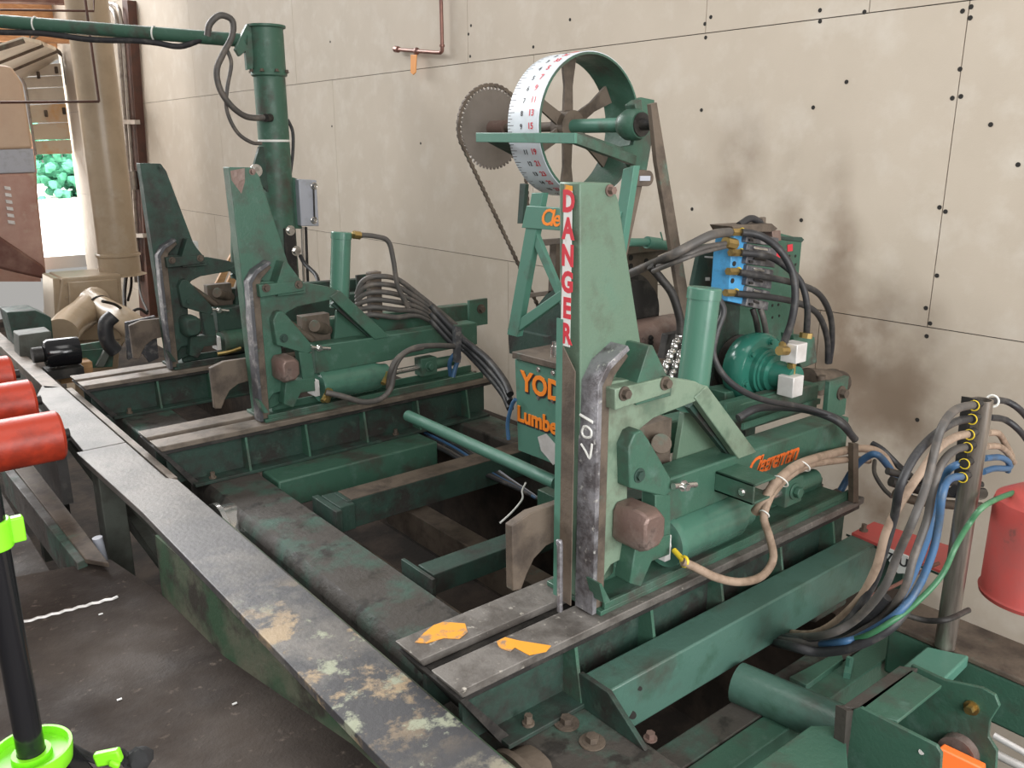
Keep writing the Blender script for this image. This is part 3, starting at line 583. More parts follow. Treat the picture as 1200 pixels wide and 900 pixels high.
dr = thing('dial_drum', (AX, 2.5, AZ-.26), 'round steel dial drum with a white ruler scale around its rim, high on the tower', 'dial')
ORG[dr.name] = V(AX, 2.5, AZ-.26)
R = .262; y0, y1 = 2.42, 2.60
m = MB(); m.pipe((AX, y0, AZ), (AX, y1, AZ), R, R-.008, 64); part(m, 'rim', 'green', dr)
m = MB(); m.pipe((AX, y0+.003, AZ), (AX, y1-.003, AZ), R+.003, R+.0005, 64); sc = part(m, 'scale_band', 'scale', dr, label='white ruler band with black and red numbers')
ym = y1-.05
m = MB(); m.lathe((AX, ym-.03, AZ), (AX, ym+.04, AZ), [(0, .02), (0, .06), (.07, .06), (.07, .02)], 24); part(m, 'hub', 'brown', dr)
for k in range(6):
    a = PI/2+2*PI*k/6
    u = V(math.cos(a), 0, math.sin(a)); w = V(-math.sin(a), 0, math.cos(a)); c = V(AX, ym, AZ)
    m = MB(); m.prism([c+u*.05-w*.024, c+u*.05+w*.024, c+u*.15+w*.020, c+u*(R-.01)+w*.036, c+u*(R-.01)-w*.036, c+u*.15-w*.020], (0, .012, 0)); part(m, 'spoke', 'brown', dr)
m = MB(); m.cyl((AX, 2.20, AZ), (AX, 3.08, AZ), .019); part(m, 'shaft', 'brown', dr)
m = MB(); m.cyl((AX, 2.26, AZ), (AX, ym, AZ), .026); part(m, 'shaft_sleeve', 'teal', dr)
m = MB(); n = 0
def on_rim(a, y, r=R+.0033): return V(AX+r*math.cos(a), y, AZ+r*math.sin(a))
for k in range(144):
    a = 2*PI*k/144; L = .034 if k % 4 == 0 else (.024 if k % 2 == 0 else .014)
    u = V(math.cos(a), 0, math.sin(a)); w = V(-math.sin(a), 0, math.cos(a))*.0011
    p, q = on_rim(a, y1-.004), on_rim(a, y1-.004-L)
    m.add([p-w, p+w, q+w, q-w], [(0, 1, 2, 3)])
t1 = part(m, 'scale_ticks', 'ink', sc); 
for k in range(36):
    a = 2*PI*k/36+.05; u = V(math.cos(a), 0, math.sin(a)); up = V(-math.sin(a), 0, math.cos(a))
    if math.cos(a) > .55: continue
    if math.cos(a) < 0 or True:
        rt = V(0, -1, 0); upv = V(math.sin(a), 0, -math.cos(a))   # reads from the log side
        m = text_mb(str(2+(k+13) % 24), on_rim(a, y0+.105, R+.0036), rt, upv, .026, .0003, bold=.02); part(m, 'scale_number', 'ink', sc)
        m = text_mb(str(4+(k*2+5) % 30), on_rim(a, y0+.062, R+.0036), rt, upv, .032, .0003, bold=.02); part(m, 'scale_number', 'decalred', sc, label='red number')

sp = thing('chain_sprocket', (AX, 3.03, AZ-.18), 'brown toothed sprocket wheel on the far end of the dial shaft', 'sprocket')
ORG[sp.name] = V(AX, 3.03, AZ-.18)
m = MB(); n = 54; pts = []
for i in range(n*4):
    a = 2*PI*i/(n*4); r = .172 if i % 4 in (0, 1) else .160
    pts.append(V(AX+r*math.cos(a), 3.03, AZ+r*math.sin(a)))
m.prism(pts, (0, .008, 0)); part(m, 'toothed_disc', 'disc', sp)
m = MB(); m.cyl((AX, 2.93, AZ), (AX, 3.05, AZ), .033); part(m, 'hub', 'rust', sp)
def chain(pts, w=.012, pitch=.014):
    m = MB(); ds = [0]
    for a, b in zip(pts, pts[1:]): ds.append(ds[-1]+(b-a).length)
    N = int(ds[-1]/pitch); last = None; k = 0
    for i in range(N+1):
        d = i*pitch
        while k < len(ds)-2 and ds[k+1] < d: k += 1
        p = pts[k].lerp(pts[k+1], min(1, (d-ds[k])/max(1e-6, ds[k+1]-ds[k])))
        if last is not None: m.bar(last, p, .016 if i % 2 else .010, .012, (0, 1, 0) if abs((p-last).normalized().y) < .9 else (1, 0, 0))
        last = p
    return m
arc = [V(AX+.178*math.cos(a), 3.034, AZ+.178*math.sin(a)) for a in [(195-195*i/20)*PI/180 for i in range(21)]]
low = V(AX+.30, 3.034, -.62)
cp_ = [P(634, 366, 'Y', 3.034)]+arc+[P(621, 300, 'Y', 3.034)]
solo(chain(cp_), 'roller_chain', 'brown', 'brown roller chain looped over the sprocket and running down into the tower', 'chain')

# ================================================================ oil tank with lettering under the tower
tk = thing('control_tank', (2.15, 2.5, -1.25), 'green steel tank box with orange lettering behind the nearest knee', 'tank')
BX = 2.02
m = MB(); m.px([(603, 420), (700, 445), (700, 560), (690, 560), (607, 528)], 'X', BX, .35); bx = part(m, 'body', 'teal', tk, .004)
m = MB(); m.px([(600, 412), (702, 438), (702, 446), (600, 420)], 'X', BX-.012, .38); part(m, 'lid', 'brown', tk, .003)
m = MB(); m.px([(595, 385), (640, 395), (700, 380), (705, 440), (597, 414)], 'X', BX+.30, .03); m.px([(640, 345), (661, 332), (700, 330), (700, 420), (597, 414), (597, 400)], 'X', BX+.33, .02); part(m, 'back_panel', 'dark', tk)
m = text_mb('YODER', P(611, 456, 'X', BX-.002), (0, -1, 0), (0, 0, 1), .105, .002, bold=.03); part(m, 'tank_lettering', 'orange', bx)
m = MB(); m.px([(630, 512), (640, 508), (652, 522), (656, 540), (648, 545), (641, 536), (634, 528)], 'X', BX-.0008, .002); part(m, 'scraped_patch', 'alu', bx)
for w_, q_, s_ in (('YODER', (611, 456), .105), ('Lumber', (606, 492), .085)):
    m = text_mb(w_, P(*q_, 'X', BX-.0008)+V(0, -.004, -.005), (0, -1, 0), (0, 0, 1), s_, .0006, bold=.06); part(m, 'lettering_outline', 'ink', bx)
m = text_mb('Lumber', P(606, 492, 'X', BX-.002), (0, -1, 0), (0, 0, 1), .085, .002, bold=.03); part(m, 'tank_lettering', 'orange', bx)
for q in ((631, 433), (648, 437), (631, 466), (648, 470)):
    m = MB(); m.bolt(P(*q, 'X', BX), (-1, 0, 0), .007, .004); part(m, 'screw', 'chrome', bx)
m = MB(); p = P(650, 416, 'X', BX+.05); m.cyl(p-V(0, 0, .01), p+V(0, 0, .035), .016); m.cyl(p+V(0, 0, .035), p+V(0, 0, .05), .011); part(m, 'breather_cap', 'chrome', tk)

# ================================================================ works behind the nearest knee
pb = thing('pulley_bracket', (2.75, 2.4, -.75), 'brown drilled steel bracket holding dark pulley wheels behind the nearest knee', 'bracket')
m = MB(); m.px([(728, 293), (780, 288), (790, 292), (771, 300), (771, 385), (728, 385)], 'Y', 2.45, .02); q = part(m, 'side_plate', 'brown', pb, .002)
for z in ((739, 302), (739, 312), (757, 306)):
    m = MB(); p = P(*z, 'Y', 2.45); m.cyl(p, p-V(0, .003, 0), .012); part(m, 'drilled_hole', 'stain', q)
m = MB(); m.px([(728, 288), (786, 282), (790, 292), (728, 299)], 'Y', 2.40, .05); part(m, 'top_bar', 'brown', pb, .002)
c = P(728, 366, 'Y', 2.38)
for r, y in ((.165, 2.36), (.14, 2.32)):
    m = MB(); m.lathe((c.x, y-.02, c.z), (c.x, y+.03, c.z), [(0, .03), (0, r), (.012, r), (.025, r-.02), (.038, r), (.05, r), (.05, .03)], 40); part(m, 'pulley_wheel', 'black', pb)
m = MB(); m.box(c.x-.2, c.x+.25, 2.2, 2.5, c.z-.19, c.z-.17); part(m, 'base_plate', 'brown', pb)
m = MB(); m.cyl(P(736, 284, 'Y', 2.3), P(760, 284, 'Y', 2.3), .016); m.cyl(P(758, 284, 'Y', 2.3), P(772, 286, 'Y', 2.3), .024); m.cyl(P(768, 286, 'Y', 2.3), P(782, 288, 'Y', 2.3), .019); m.cyl(P(774, 272, 'Y', 2.3), P(777, 283, 'Y', 2.3), .003)
solo(m, 'pipe_union', 'teal', 'short teal pipe union with a thin wire on top of the brown bracket', 'pipe')
gb = thing('gear_motor', (2.5, 2.2, -.95), 'brown and green gear motor with a ribbed side behind the nearest knee', 'motor')
m = MB(); a, b = P(738, 398, 'Y', 2.2), P(800, 408, 'Y', 2.2); m.cyl(V(a.x, 2.25, a.z-.03), V(b.x, 2.25, a.z-.03), .085, n=24); part(m, 'housing', 'rust', gb)
m = MB(); m.box(a.x-.02, b.x+.05, 2.2, 2.45, -1.1, a.z-.10); part(m, 'base', 'green', gb, .004)
for i in range(7):
    p = P(762, 396+i*5, 'Y', 2.16); m = MB(); m.bolt(p, (0, -1, 0), .008, .008); part(m, 'bolt', 'black', gb)
m = MB(); m.hose(PP([(797, 388), (783, 394), (776, 410), (768, 420), (755, 421)], 'Y', 2.1), .007, 8); solo(m, 'steel_line', 'boxgrey', 'thin bent grey steel line beside the silver spring chain', 'pipe')
# silver double chain
m = MB()
for s in (0, 1):
    for i in range(12):
        p = P(798-i*2.6+s*11, 388+i*6, 'Y', 1.95); m.blob(p, .013 if i % 2 else .02, .014, .018 if i % 2 else .011, 8, 6)
solo(m, 'steel_chain', 'chrome', 'shiny silver double chain hanging left of the upright tube of the nearest knee', 'chain')
m = MB(); m.px([(783, 392), (812, 386), (800, 455), (770, 455)], 'Y', 2.0, .03); solo(m, 'chain_guard', 'black', 'black guard plate behind the shiny silver chain', 'guard', bevel=.002)

# ================================================================ valve stand
VX = 2.72
vs = thing('valve_stand', (2.85, 2.0, -1.72), 'dark green steel stand carrying the blue valve bank against the stained wall', 'stand')
YV = 1.95
strutv = lambda n, pts, y, th, mt, b=.002: part((lambda m: (m.px(pts, 'Y', y, th), m)[1])(MB()), n, mt, vs, b)
m = MB(); m.box(2.62, 2.70, 2.05, 2.12, -1.72, -.9); part(m, 'leg', 'dark', vs)
m = MB(); m.box(2.95, 3.02, 2.05, 2.12, -1.72, -.9); part(m, 'leg', 'dark', vs)
bp = strutv('back_panel', [(872, 262), (940, 280), (928, 410), (858, 470), (842, 400)], YV+.12, .012, 'green')
for q in ((905, 358), (912, 357), (905, 372), (913, 370), (925, 300), (932, 300), (932, 310), (925, 315)):
    p = P(*q, 'Y', YV+.12); m = MB(); m.cyl(p, p-V(0, .002, 0), .006, n=12); part(m, 'bolt_hole', 'stain', bp)
m = MB(); m.px([(923, 287), (929, 286), (929, 294), (923, 295)], 'Y', YV+.117, .002); part(m, 'red_label', 'decalred', bp)
m = MB(); m.px([(905, 288), (916, 288), (916, 302), (905, 302)], 'Y', YV+.117, .002); part(m, 'red_label', 'decalred', bp)
strutv('side_box', [(822, 287), (855, 284), (857, 345), (812, 335)], YV+.10, .02, 'dark')
strutv('column', [(845, 340), (868, 350), (862, 480), (832, 470)], YV+.08, .10, 'dark')
m = MB(); m.px([(826, 300), (842, 301), (842, 303), (826, 302)], 'Y', YV+.098, .003); m.px([(827, 325), (832, 325), (832, 329), (827, 329)], 'Y', YV+.098, .003); part(m, 'small_label', 'decal', vs)
vb = thing('valve_bank', P(865, 362, 'Y', 1.9), 'stack of blue valve bodies with grey sections and brass fittings on the green stand', 'valve')
def vbp(name, pts, y, th, mt, b=.003, par=None):
    m = MB(); m.px(pts, 'Y', y, th); return part(m, name, mt, par or vb, b)
vbp('blue_body', [(861, 272), (876, 274), (872, 357), (853, 353), (857, 300)], 1.86, .08, 'bluevalve')
for i in range(7):
    y = 273+i*12.5
    s = vbp('valve_section', [(876, y), (913-i*2, y+6), (912-i*2, y+16), (874, y+11)], 1.84+.004*(i % 2), .09, 'grey', .003)
    m = MB(); m.px([(884, y+3.5), (902-i*2, y+6), (902-i*2, y+8.5), (884, y+6.5)], 'Y', 1.835, .01); m.px([(879, y+7), (883, y+7.5), (883, y+10.5), (879, y+10)], 'Y', 1.833, .01); part(m, 'raised_rib', 'chrome' if i % 2 else 'black', s, .001)
for q in ((860, 309), (858, 329)):
    m = MB(); p = P(*q, 'Y', 1.86); m.cyl(p, p-V(0, .003, 0), .009); part(m, 'port', 'stain', vb)
vbp('mounting_plate', [(858, 265), (905, 262), (912, 268), (905, 272), (862, 272)], 1.85, .10, 'brown')
vbp('mounting_plate', [(905, 270), (915, 270), (916, 282), (906, 284)], 1.86, .05, 'rust')
vbp('handle_bar', [(915, 277), (940, 278), (943, 281), (940, 284), (916, 281)], 1.95, .02, 'dark')
fit = []
for i, (x, y) in enumerate(((865, 272), (864, 296), (861, 318), (858, 343))):
    a = P(x-8, y, 'Y', 1.84); b = P(x+3, y, 'Y', 1.84)
    m = MB(); m.cyl(a, b, .014, n=6); m.cyl(b, b+V(.012, 0, 0), .012); f = part(m, 'fitting', 'brass', vb); m = MB(); m.ring(b+V(.008, 0, 0), (1, 0, 0), .012, .003); part(m, 'yellow_band', 'yellow', f)
m = MB(); m.cyl(P(850, 284, 'Y', 1.84), P(861, 286, 'Y', 1.84), .02, n=8); part(m, 'fitting', 'brass', vb)
def hose(pts, r, mt, label, group=None, name='hydraulic_hose'):
    """pts: (px, py, axis, value)"""
    m = MB(); m.hose([P(p[0], p[1], p[2], p[3]) for p in pts], r); return solo(m, name, mt, label, 'hose', group)
Y = 'Y'
hose([(869, 272, Y, 1.83), (890, 276, Y, 1.80), (912, 291, Y, 1.74), (928, 317, Y, 1.70), (932, 345, Y, 1.68), (928, 375, Y, 1.68), (918, 404, Y, 1.70)], .0135, 'rubber', 'black hose curving from the top brass fitting down to the white block')
hose([(868, 296, Y, 1.83), (895, 299, Y, 1.80), (915, 308, Y, 1.78), (938, 330, Y, 1.75), (946, 360, Y, 1.73), (945, 392, Y, 1.75)], .0125, 'rubber', 'black hose from the second brass fitting of the valve bank to the motor top')
hose([(866, 319, Y, 1.83), (900, 325, Y, 1.81), (935, 333, Y, 1.82), (960, 345, Y, 1.86), (973, 370, Y, 1.9), (975, 400, Y, 1.93), (972, 425, Y, 1.95)], .0125, 'rubber', 'black hose from the third brass fitting of the valve bank arching right toward the wall')
hose([(862, 344, Y, 1.83), (900, 348, Y, 1.82), (935, 355, Y, 1.84), (958, 368, Y, 1.87), (969, 395, Y, 1.9), (970, 425, Y, 1.92)], .0125, 'rubber', 'black hose from the lowest brass fitting of the valve bank to the right')
hose([(855, 272, Y, 1.84), (835, 275, Y, 1.82), (810, 287, Y, 1.85), (785, 300, Y, 1.9), (758, 312, Y, 2.1), (735, 322, Y, 2.2)], .016, 'greyhose', 'thick grey hose running left from the top of the valve bank past the brown leg')
hose([(852, 285, Y, 1.84), (825, 290, Y, 1.84), (800, 301, Y, 1.87), (770, 313, Y, 1.98)], .009, 'greyhose', 'upper of two thin grey hoses left of the valve bank')
hose([(850, 289, Y, 1.84), (822, 296, Y, 1.84), (795, 306, Y, 1.87), (765, 318, Y, 1.98)], .008, 'greyhose', 'lower of two thin grey hoses left of the valve bank')
hose([(762, 312, Y, 2.0), (775, 327, Y, 1.98), (788, 345, Y, 1.95), (797, 375, Y, 1.93), (797, 392, Y, 1.93)], .015, 'black', 'black hose dropping behind the upright tube from the bundled hoses')
hose([(893, 262, Y, 1.9), (880, 256, Y, 1.9), (866, 264, Y, 1.9)], .013, 'rubber', 'short bent black hose on the very top of the valve bank')
m = MB(); m.cyl(P(893, 255, Y, 1.9), P(893, 266, Y, 1.9), .014, n=8); solo(m, 'hose_plug', 'brown', 'dark plug fitting on top of the valve bank', 'fitting')
for x, lab in ((884, 'left of two short grey hoses under the valve bank'), (893, 'right of two short grey hoses under the valve bank with silver end')):
    hose([(x-2, 362, Y, 1.85), (x+2, 375, Y, 1.84), (x+5, 392, Y, 1.86)], .011, 'greyhose' if x > 890 else 'black', lab)
# motor with round flange
mo = thing('hydraulic_motor', P(900, 470, 'Y', 1.75), 'glossy green hydraulic motor with big round bolted flange and white port blocks', 'motor')
c = P(884, 432, 'Y', 1.85); d = V(-.05, -1, .0).normalized(); u = frame(d)
m = MB(); m.lathe(c, c+d, [(-.05, .03), (-.05, .125), (-.01, .14), (.03, .14), (.045, .128), (.045, .05)], 40); part(m, 'flange', 'gloss', mo)
m = MB(); m.lathe(c+d*.045, c+d, [(0, .03), (0, .088), (.02, .088), (.022, .078), (.03, .078), (.032, .068), (.05, .068), (.055, .05), (.14, .046), (.14, .02)], 32); part(m, 'motor_body', 'gloss', mo)
for k in range(6):
    a = k*PI/3+.3; e = u[0]*math.cos(a)+u[1]*math.sin(a); m = MB(); m.bolt(c+d*.045+e*.112, d, .010, .01); part(m, 'bolt', 'gloss', mo)
m = MB(); p = P(930, 412, 'Y', 1.68); m.box(p.x-.035, p.x+.03, p.y-.035, p.y+.03, p.z-.035, p.z+.035); part(m, 'port_block', 'alu', mo, .003)
m = MB(); p = P(926, 450, 'Y', 1.67); m.box(p.x-.035, p.x+.03, p.y-.035, p.y+.03, p.z-.04, p.z+.035); part(m, 'port_block', 'alu', mo, .003)
m = MB(); m.cyl(P(928, 425, 'Y', 1.68), P(927, 440, 'Y', 1.68), .016, n=8); m.cyl(P(913, 411, 'Y', 1.66), P(922, 411, 'Y', 1.66), .017, n=8); m.cyl(P(917, 403, 'Y', 1.7), P(918, 411, 'Y', 1.68), .014, n=8); part(m, 'elbow_fitting', 'brass', mo)
m = MB(); m.cyl(P(945, 390, 'Y', 1.75), P(944, 396, 'Y', 1.75), .025, n=8); part(m, 'elbow_fitting', 'brass', mo)
m = MB(); m.px([(930, 392), (955, 395), (958, 425), (940, 432), (934, 420)], 'Y', 1.80, .06); m.px([(880, 455), (905, 460), (905, 480), (850, 480), (850, 460)], 'Y', 1.85, .1); part(m, 'mounting_casting', 'green', mo, .004)
m = MB(); m.cyl(P(945, 445, 'Y', 1.85), P(985, 448, 'Y', 1.85), .05, n=20); m.cyl(P(962, 440, 'Y', 1.80), P(960, 462, 'Y', 1.80), .02); m.cyl(P(975, 435, 'Y', 1.88), P(975, 460, 'Y', 1.88), .03); part(m, 'rear_coupling', 'brown', mo)
m = MB(); m.lathe(P(868, 430, 'Y', 2.0), P(878, 430, 'Y', 1.95), [(0, .02), (0, .13), (.02, .13), (.02, .02)], 40); part(m, 'brake_disc', 'black', mo)
m = MB(); m.bar(P(850, 478, Y, 1.70), P(970, 450, Y, 1.75), .01, .035); m.bar(P(870, 500, Y, 1.64), P(960, 470, Y, 1.70), .01, .02); solo(m, 'guard_rail', 'green', 'thin green bar behind the arm of the nearest knee below the motor', 'bar')
X = 'X'
# ================================================================ hose post at the right
pb0 = P(1112, 724, 'X', 2.44)
hp = thing('hose_post', (2.44, pb0.y, -1.40), 'bare steel post with a row of hose fittings standing in front of the red drum', 'post')
top = P(1156, 466, 'Y', pb0.y); ztop = top.z
pz = V(2.44, pb0.y, 0)
m = MB(); m.pipe(V(2.44, pb0.y, -1.45), V(2.44, pb0.y, ztop), .029, .024, 28); po = part(m, 'pipe', 'pipe', hp)
m = MB(); m.prism([P(1140, 467, 'Y', pb0.y-.0), P(1149, 468, 'Y', pb0.y), P(1140, 565, 'Y', pb0.y), P(1130, 565, 'Y', pb0.y)], (0, .03, 0)); part(m, 'fitting_strip', 'black', hp)
bx_ = lambda y: 1146-(y-470)*.165
HY = [474, 490, 508, 523, 542, 558]
for y in HY:
    p = P(bx_(y)-1, y, 'Y', pb0.y-.005); m = MB(); m.cyl(p+V(.02, 0, 0), p-V(.02, 0, -.002), .012, n=8); f = part(m, 'hose_fitting', 'black', hp)
    m = MB(); m.ring(p-V(.016, 0, 0), (1, 0, -.1), .0135, .0018); part(m, 'yellow_band', 'yellow', f)
yp = pb0.y
def H(pts, r, mt, label, group=None): return hose([(p[0], p[1], p[2], p[3]) for p in pts], r, mt, label, group)
for i, (mt, pts, lab) in enumerate((
    ('greyhose', [(1143, 474, Y, yp), (1120, 480, Y, yp-.02), (1104, 500, Y, yp-.03), (1095, 530, Y, yp-.03), (1085, 570, Y, yp-.04), (1070, 610, Y, yp-.05), (1052, 650, Y, yp-.02), (1035, 690, Y, yp), (1000, 728, Y, yp+.08), (960, 745, Y, yp+.18), (900, 745, Y, 1.5)], 'top grey hose on the post fittings, drooping down to the frame'),
    ('rubber', [(1141, 490, Y, yp), (1118, 495, Y, yp), (1095, 510, Y, yp), (1072, 535, Y, yp), (1055, 570, Y, yp), (1048, 605, Y, yp+.02), (1035, 650, Y, yp+.03), (1020, 690, Y, yp+.05), (985, 735, Y, yp+.12), (935, 750, Y, yp+.3), (900, 742, Y, 1.5)], 'second black hose on the post fittings that swings widest to the left'),
    ('tanhose', [(1138, 508, Y, yp), (1120, 512, Y, yp), (1100, 525, Y, yp+.02), (1078, 555, Y, yp+.02), (1055, 590, Y, yp+.02), (1038, 625, Y, yp+.03), (1025, 670, Y, yp+.04), (1000, 710, Y, yp+.1), (955, 742, Y, yp+.25), (905, 738, Y, 1.5)], 'third hose on the post fittings, dusty tan, crossing the black one'),
    ('greyhose', [(1136, 523, Y, yp), (1118, 528, Y, yp), (1103, 545, Y, yp), (1093, 575, Y, yp), (1086, 610, Y, yp), (1070, 655, Y, yp), (1060, 690, Y, yp), (1035, 722, Y, yp+.05), (985, 752, Y, yp+.15), (930, 752, Y, yp+.3), (895, 745, Y, 1.5)], 'fourth grey hose on the post fittings, going straight down'),
    ('bluehose', [(1133, 542, Y, yp), (1118, 546, Y, yp+.02), (1108, 556, Y, yp+.05), (1100, 580, Y, yp+.08), (1092, 615, Y, yp+.08), (1078, 655, Y, yp+.06), (1062, 690, Y, yp+.04), (1040, 720, Y, yp+.05)], 'fifth hose on the post fittings, blue and mostly hidden behind the grey one'),
    ('bluehose', [(1130, 558, Y, yp), (1112, 562, Y, yp-.02), (1104, 582, Y, yp-.03), (1100, 615, Y, yp-.03), (1092, 650, Y, yp-.03), (1075, 690, Y, yp-.02), (1050, 720, Y, yp), (1010, 745, Y, yp+.08), (985, 752, Y, yp+.12), (940, 755, Y, yp+.3), (897, 747, Y, 1.5)], 'lowest blue hose on the post fittings with light worn edge'))):
    H(pts, .0112 if mt != 'bluehose' else .0105, mt, lab)
H([(1210, 572, Y, yp-.05), (1180, 580, Y, yp-.06), (1152, 594, Y, yp-.06), (1135, 615, Y, yp-.04), (1120, 640, Y, yp-.05), (1103, 675, Y, yp-.04), (1075, 705, Y, yp-.02), (1045, 728, Y, yp), (1005, 748, Y, yp+.08), (950, 753, Y, yp+.28), (899, 746, Y, 1.5)], .008, 'greenhose', 'thin green wire crossing in front of the steel post and red drum')
for lab, pts, mt in (
    ('upper black hose leaving the post top toward the right edge', [(1160, 470, Y, yp+.03), (1178, 470, Y, yp+.03), (1195, 480, Y, yp), (1212, 500, Y, yp)], 'rubber'),
    ('second black hose on the right side of the post', [(1160, 489, Y, yp+.03), (1178, 492, Y, yp+.03), (1195, 505, Y, yp), (1210, 525, Y, yp)], 'rubber'),
    ('short tan hose bending down behind the right of the post', [(1158, 507, Y, yp+.04), (1170, 508, Y, yp+.04), (1178, 520, Y, yp+.06), (1186, 535, Y, yp+.1)], 'tanhose'),
    ('lower tan hose behind the right of the post', [(1156, 523, Y, yp+.04), (1170, 523, Y, yp+.04), (1180, 530, Y, yp+.06), (1188, 542, Y, yp+.1)], 'tanhose'),
    ('upper blue hose on the right side of the post', [(1154, 537, Y, yp+.05), (1172, 536, Y, yp+.05), (1182, 542, Y, yp+.06), (1181, 552, Y, yp+.07)], 'bluehose'),
    ('lower blue hose on the right side of the post', [(1152, 553, Y, yp+.05), (1165, 549, Y, yp+.05), (1180, 549, Y, yp+.06), (1184, 546, Y, yp+.07)], 'bluehose')):
    H(pts, .010, mt, lab)
m = MB(); m.ring(P(1163, 470, Y, yp+.02), (1, 0, -.1), .017, .003); solo(m, 'zip_tie', 'white', 'white zip tie around the black hose at the post top', 'zip tie')
# ---------------- red drum
dx = 2.605; cD = P(1203, 560, 'X', dx)
rd = thing('oil_drum', (dx+.06, cD.y-.04, -1.52), 'red painted steel drum with a domed top at the right edge', 'drum')
cx_, cyy = dx+.06, cD.y-.05
zt = P(1203, 606, 'Y', cyy).z; zb_ = P(1190, 715, 'Y', cyy).z
m = MB(); m.lathe((cx_, cyy, zb_), (cx_, cyy, zt+.1), [(0, .135), (.0, .145), (.012, .148), (.02, .142), (zt-zb_-.02, .142), (zt-zb_, .138), (zt-zb_+.03, .09), (zt-zb_+.04, .055)], 48); part(m, 'drum_body', 'red', rd)
m = MB(); m.lathe((cx_, cyy, zt+.035), (cx_, cyy, zt+.1), [(0, .02), (0, .06), (.02, .062), (.03, .05), (.03, .02)], 32); part(m, 'filler_cap', 'brown', rd)
m = MB(); m.px([(1150, 560), (1160, 562), (1156, 578), (1146, 575)], 'Y', cyy-.148, .001)
# ---------------- red bench sheet with white paper
bn = thing('red_bench', P(1060, 640, 'Z', -1.50), 'red sheet metal ledge on green legs by the wall behind the drooping hoses', 'bench')
Zr = -1.36
tp = [P(998, 624, 'Z', Zr), P(1024, 611, 'Z', Zr), P(1125, 643, 'Z', Zr), P(1125, 678, 'Z', Zr)]
m = MB(); m.prism(tp, (0, 0, -.012)); part(m, 'ledge', 'red', bn, .002)
m = MB(); m.prism([tp[0]+V(0, 0, -.012), tp[0]+V(0, .02, -.012), tp[3]+V(0, .02, -.012), tp[3]+V(0, 0, -.012)], (0, 0, -.008)); part(m, 'skirt', 'dark', bn)
m = MB(); m.bolt(P(1012, 622, 'Z', Zr), (0, 0, 1), .010, .02); part(m, 'bolt', 'brown', bn)
p = P(1032, 646, 'Y', tp[0].y-.1); 
yy = P(1045, 648, 'X', 2.86).y
m = MB(); m.px([(1034, 640), (1064, 652), (1064, 672), (1052, 672), (1040, 655)], 'X', 2.70, .006); pa = solo(m, 'paper_sheet', 'decal', 'small white paper with black characters under the red ledge', 'paper')
m = text_mb('76U', P(1038, 656, 'X', 2.699), V(0, -1, 0), (0, 0, 1), .045, .0005, bold=.02); part(m, 'lettering', 'ink', pa)
m = MB(); m.px([(1036, 645), (1058, 672), (1056, 690), (1028, 690)], 'X', 2.72, .02); solo(m, 'green_gusset_plate', 'dark', 'dark green triangular plate at the far end of the nearest box beam', 'plate')
# horizontal dark bundle behind the hoses
for i, (y, r, mt, lab) in enumerate(((560, .012, 'black', 'upper dark pipe of the bundle running behind the drooping hoses'), (572, .017, 'black', 'middle dark pipe of the bundle running behind the drooping hoses'), (586, .016, 'brown', 'brown pipe at the bottom of the bundle behind the drooping hoses'))):
    H([(1040+i*4, y-8, Y, 1.25), (1075, y+1, Y, 1.2), (1110, y+5, Y, 1.15), (1150, y+8, Y, 1.1)], r, mt, lab)
m = MB(); m.cyl(P(1120, 576, Y, 1.0), P(1150, 578, Y, 1.0), .02, n=16); solo(m, 'pipe_stub', 'glossblack', 'dark blue black pipe stub between the hoses and the steel post', 'pipe')
# hoses from the knee end to the bundle
knee_end = [
    ('tanhose', .015, [(885, 600, Y, 1.40), (893, 590, Y, 1.38), (910, 565, Y, 1.37), (935, 545, Y, 1.40), (970, 533, Y, 1.46), (1002, 526, Y, 1.5), (1022, 527, Y, 1.5), (1036, 535, Y, 1.5), (1048, 555, Y, 1.45), (1060, 575, Y, 1.4)], 'upper dusty tan hose looping over the near knee arm'),
    ('tanhose', .012, [(902, 582, Y, 1.37), (922, 560, Y, 1.38), (948, 545, Y, 1.42), (980, 540, Y, 1.46), (1002, 538, Y, 1.5), (1018, 540, Y, 1.52)], 'lower dusty tan hose tied under the upper one on the near knee arm'),
    ('bluehose', .013, [(985, 575, Y, 1.52), (1000, 550, Y, 1.5), (1015, 536, Y, 1.46), (1028, 533, Y, 1.42), (1042, 548, Y, 1.4), (1055, 570, Y, 1.38), (1075, 590, Y, 1.35)], 'blue hose arching beside the end of the near knee arm'),
    ('greyhose', .008, [(1025, 540, Y, 1.5), (1025, 555, Y, 1.45), (1035, 572, Y, 1.4), (1045, 582, Y, 1.35)], 'thin dark hose curving below the blue hose near the wall'),
    ('rubber', .013, [(1022, 520, Y, 1.6), (1035, 528, Y, 1.55), (1052, 545, Y, 1.5), (1070, 560, Y, 1.4), (1095, 575, Y, 1.3)], 'black hose behind the tan ones near the wall'),
    ('rubber', .0135, [(865, 490, Y, 1.62), (890, 478, Y, 1.60), (930, 478, Y, 1.58), (960, 484, Y, 1.50), (985, 496, Y, 1.44), (1002, 515, Y, 1.42)], 'thick black hose lying along the top of the near knee arm'),
    ('rubber', .010, [(842, 350, Y, 1.58), (848, 365, Y, 1.56), (840, 390, Y, 1.56), (836, 415, Y, 1.56), (848, 440, Y, 1.54), (870, 458, Y, 1.52), (900, 470, Y, 1.52), (945, 478, Y, 1.51), (985, 492, Y, 1.45), (1000, 512, Y, 1.44)], 'long thin black hose from the upright tube top sweeping right to the arm end')]
for mt, r, pts, lab in knee_end: H(pts, r, mt, lab)
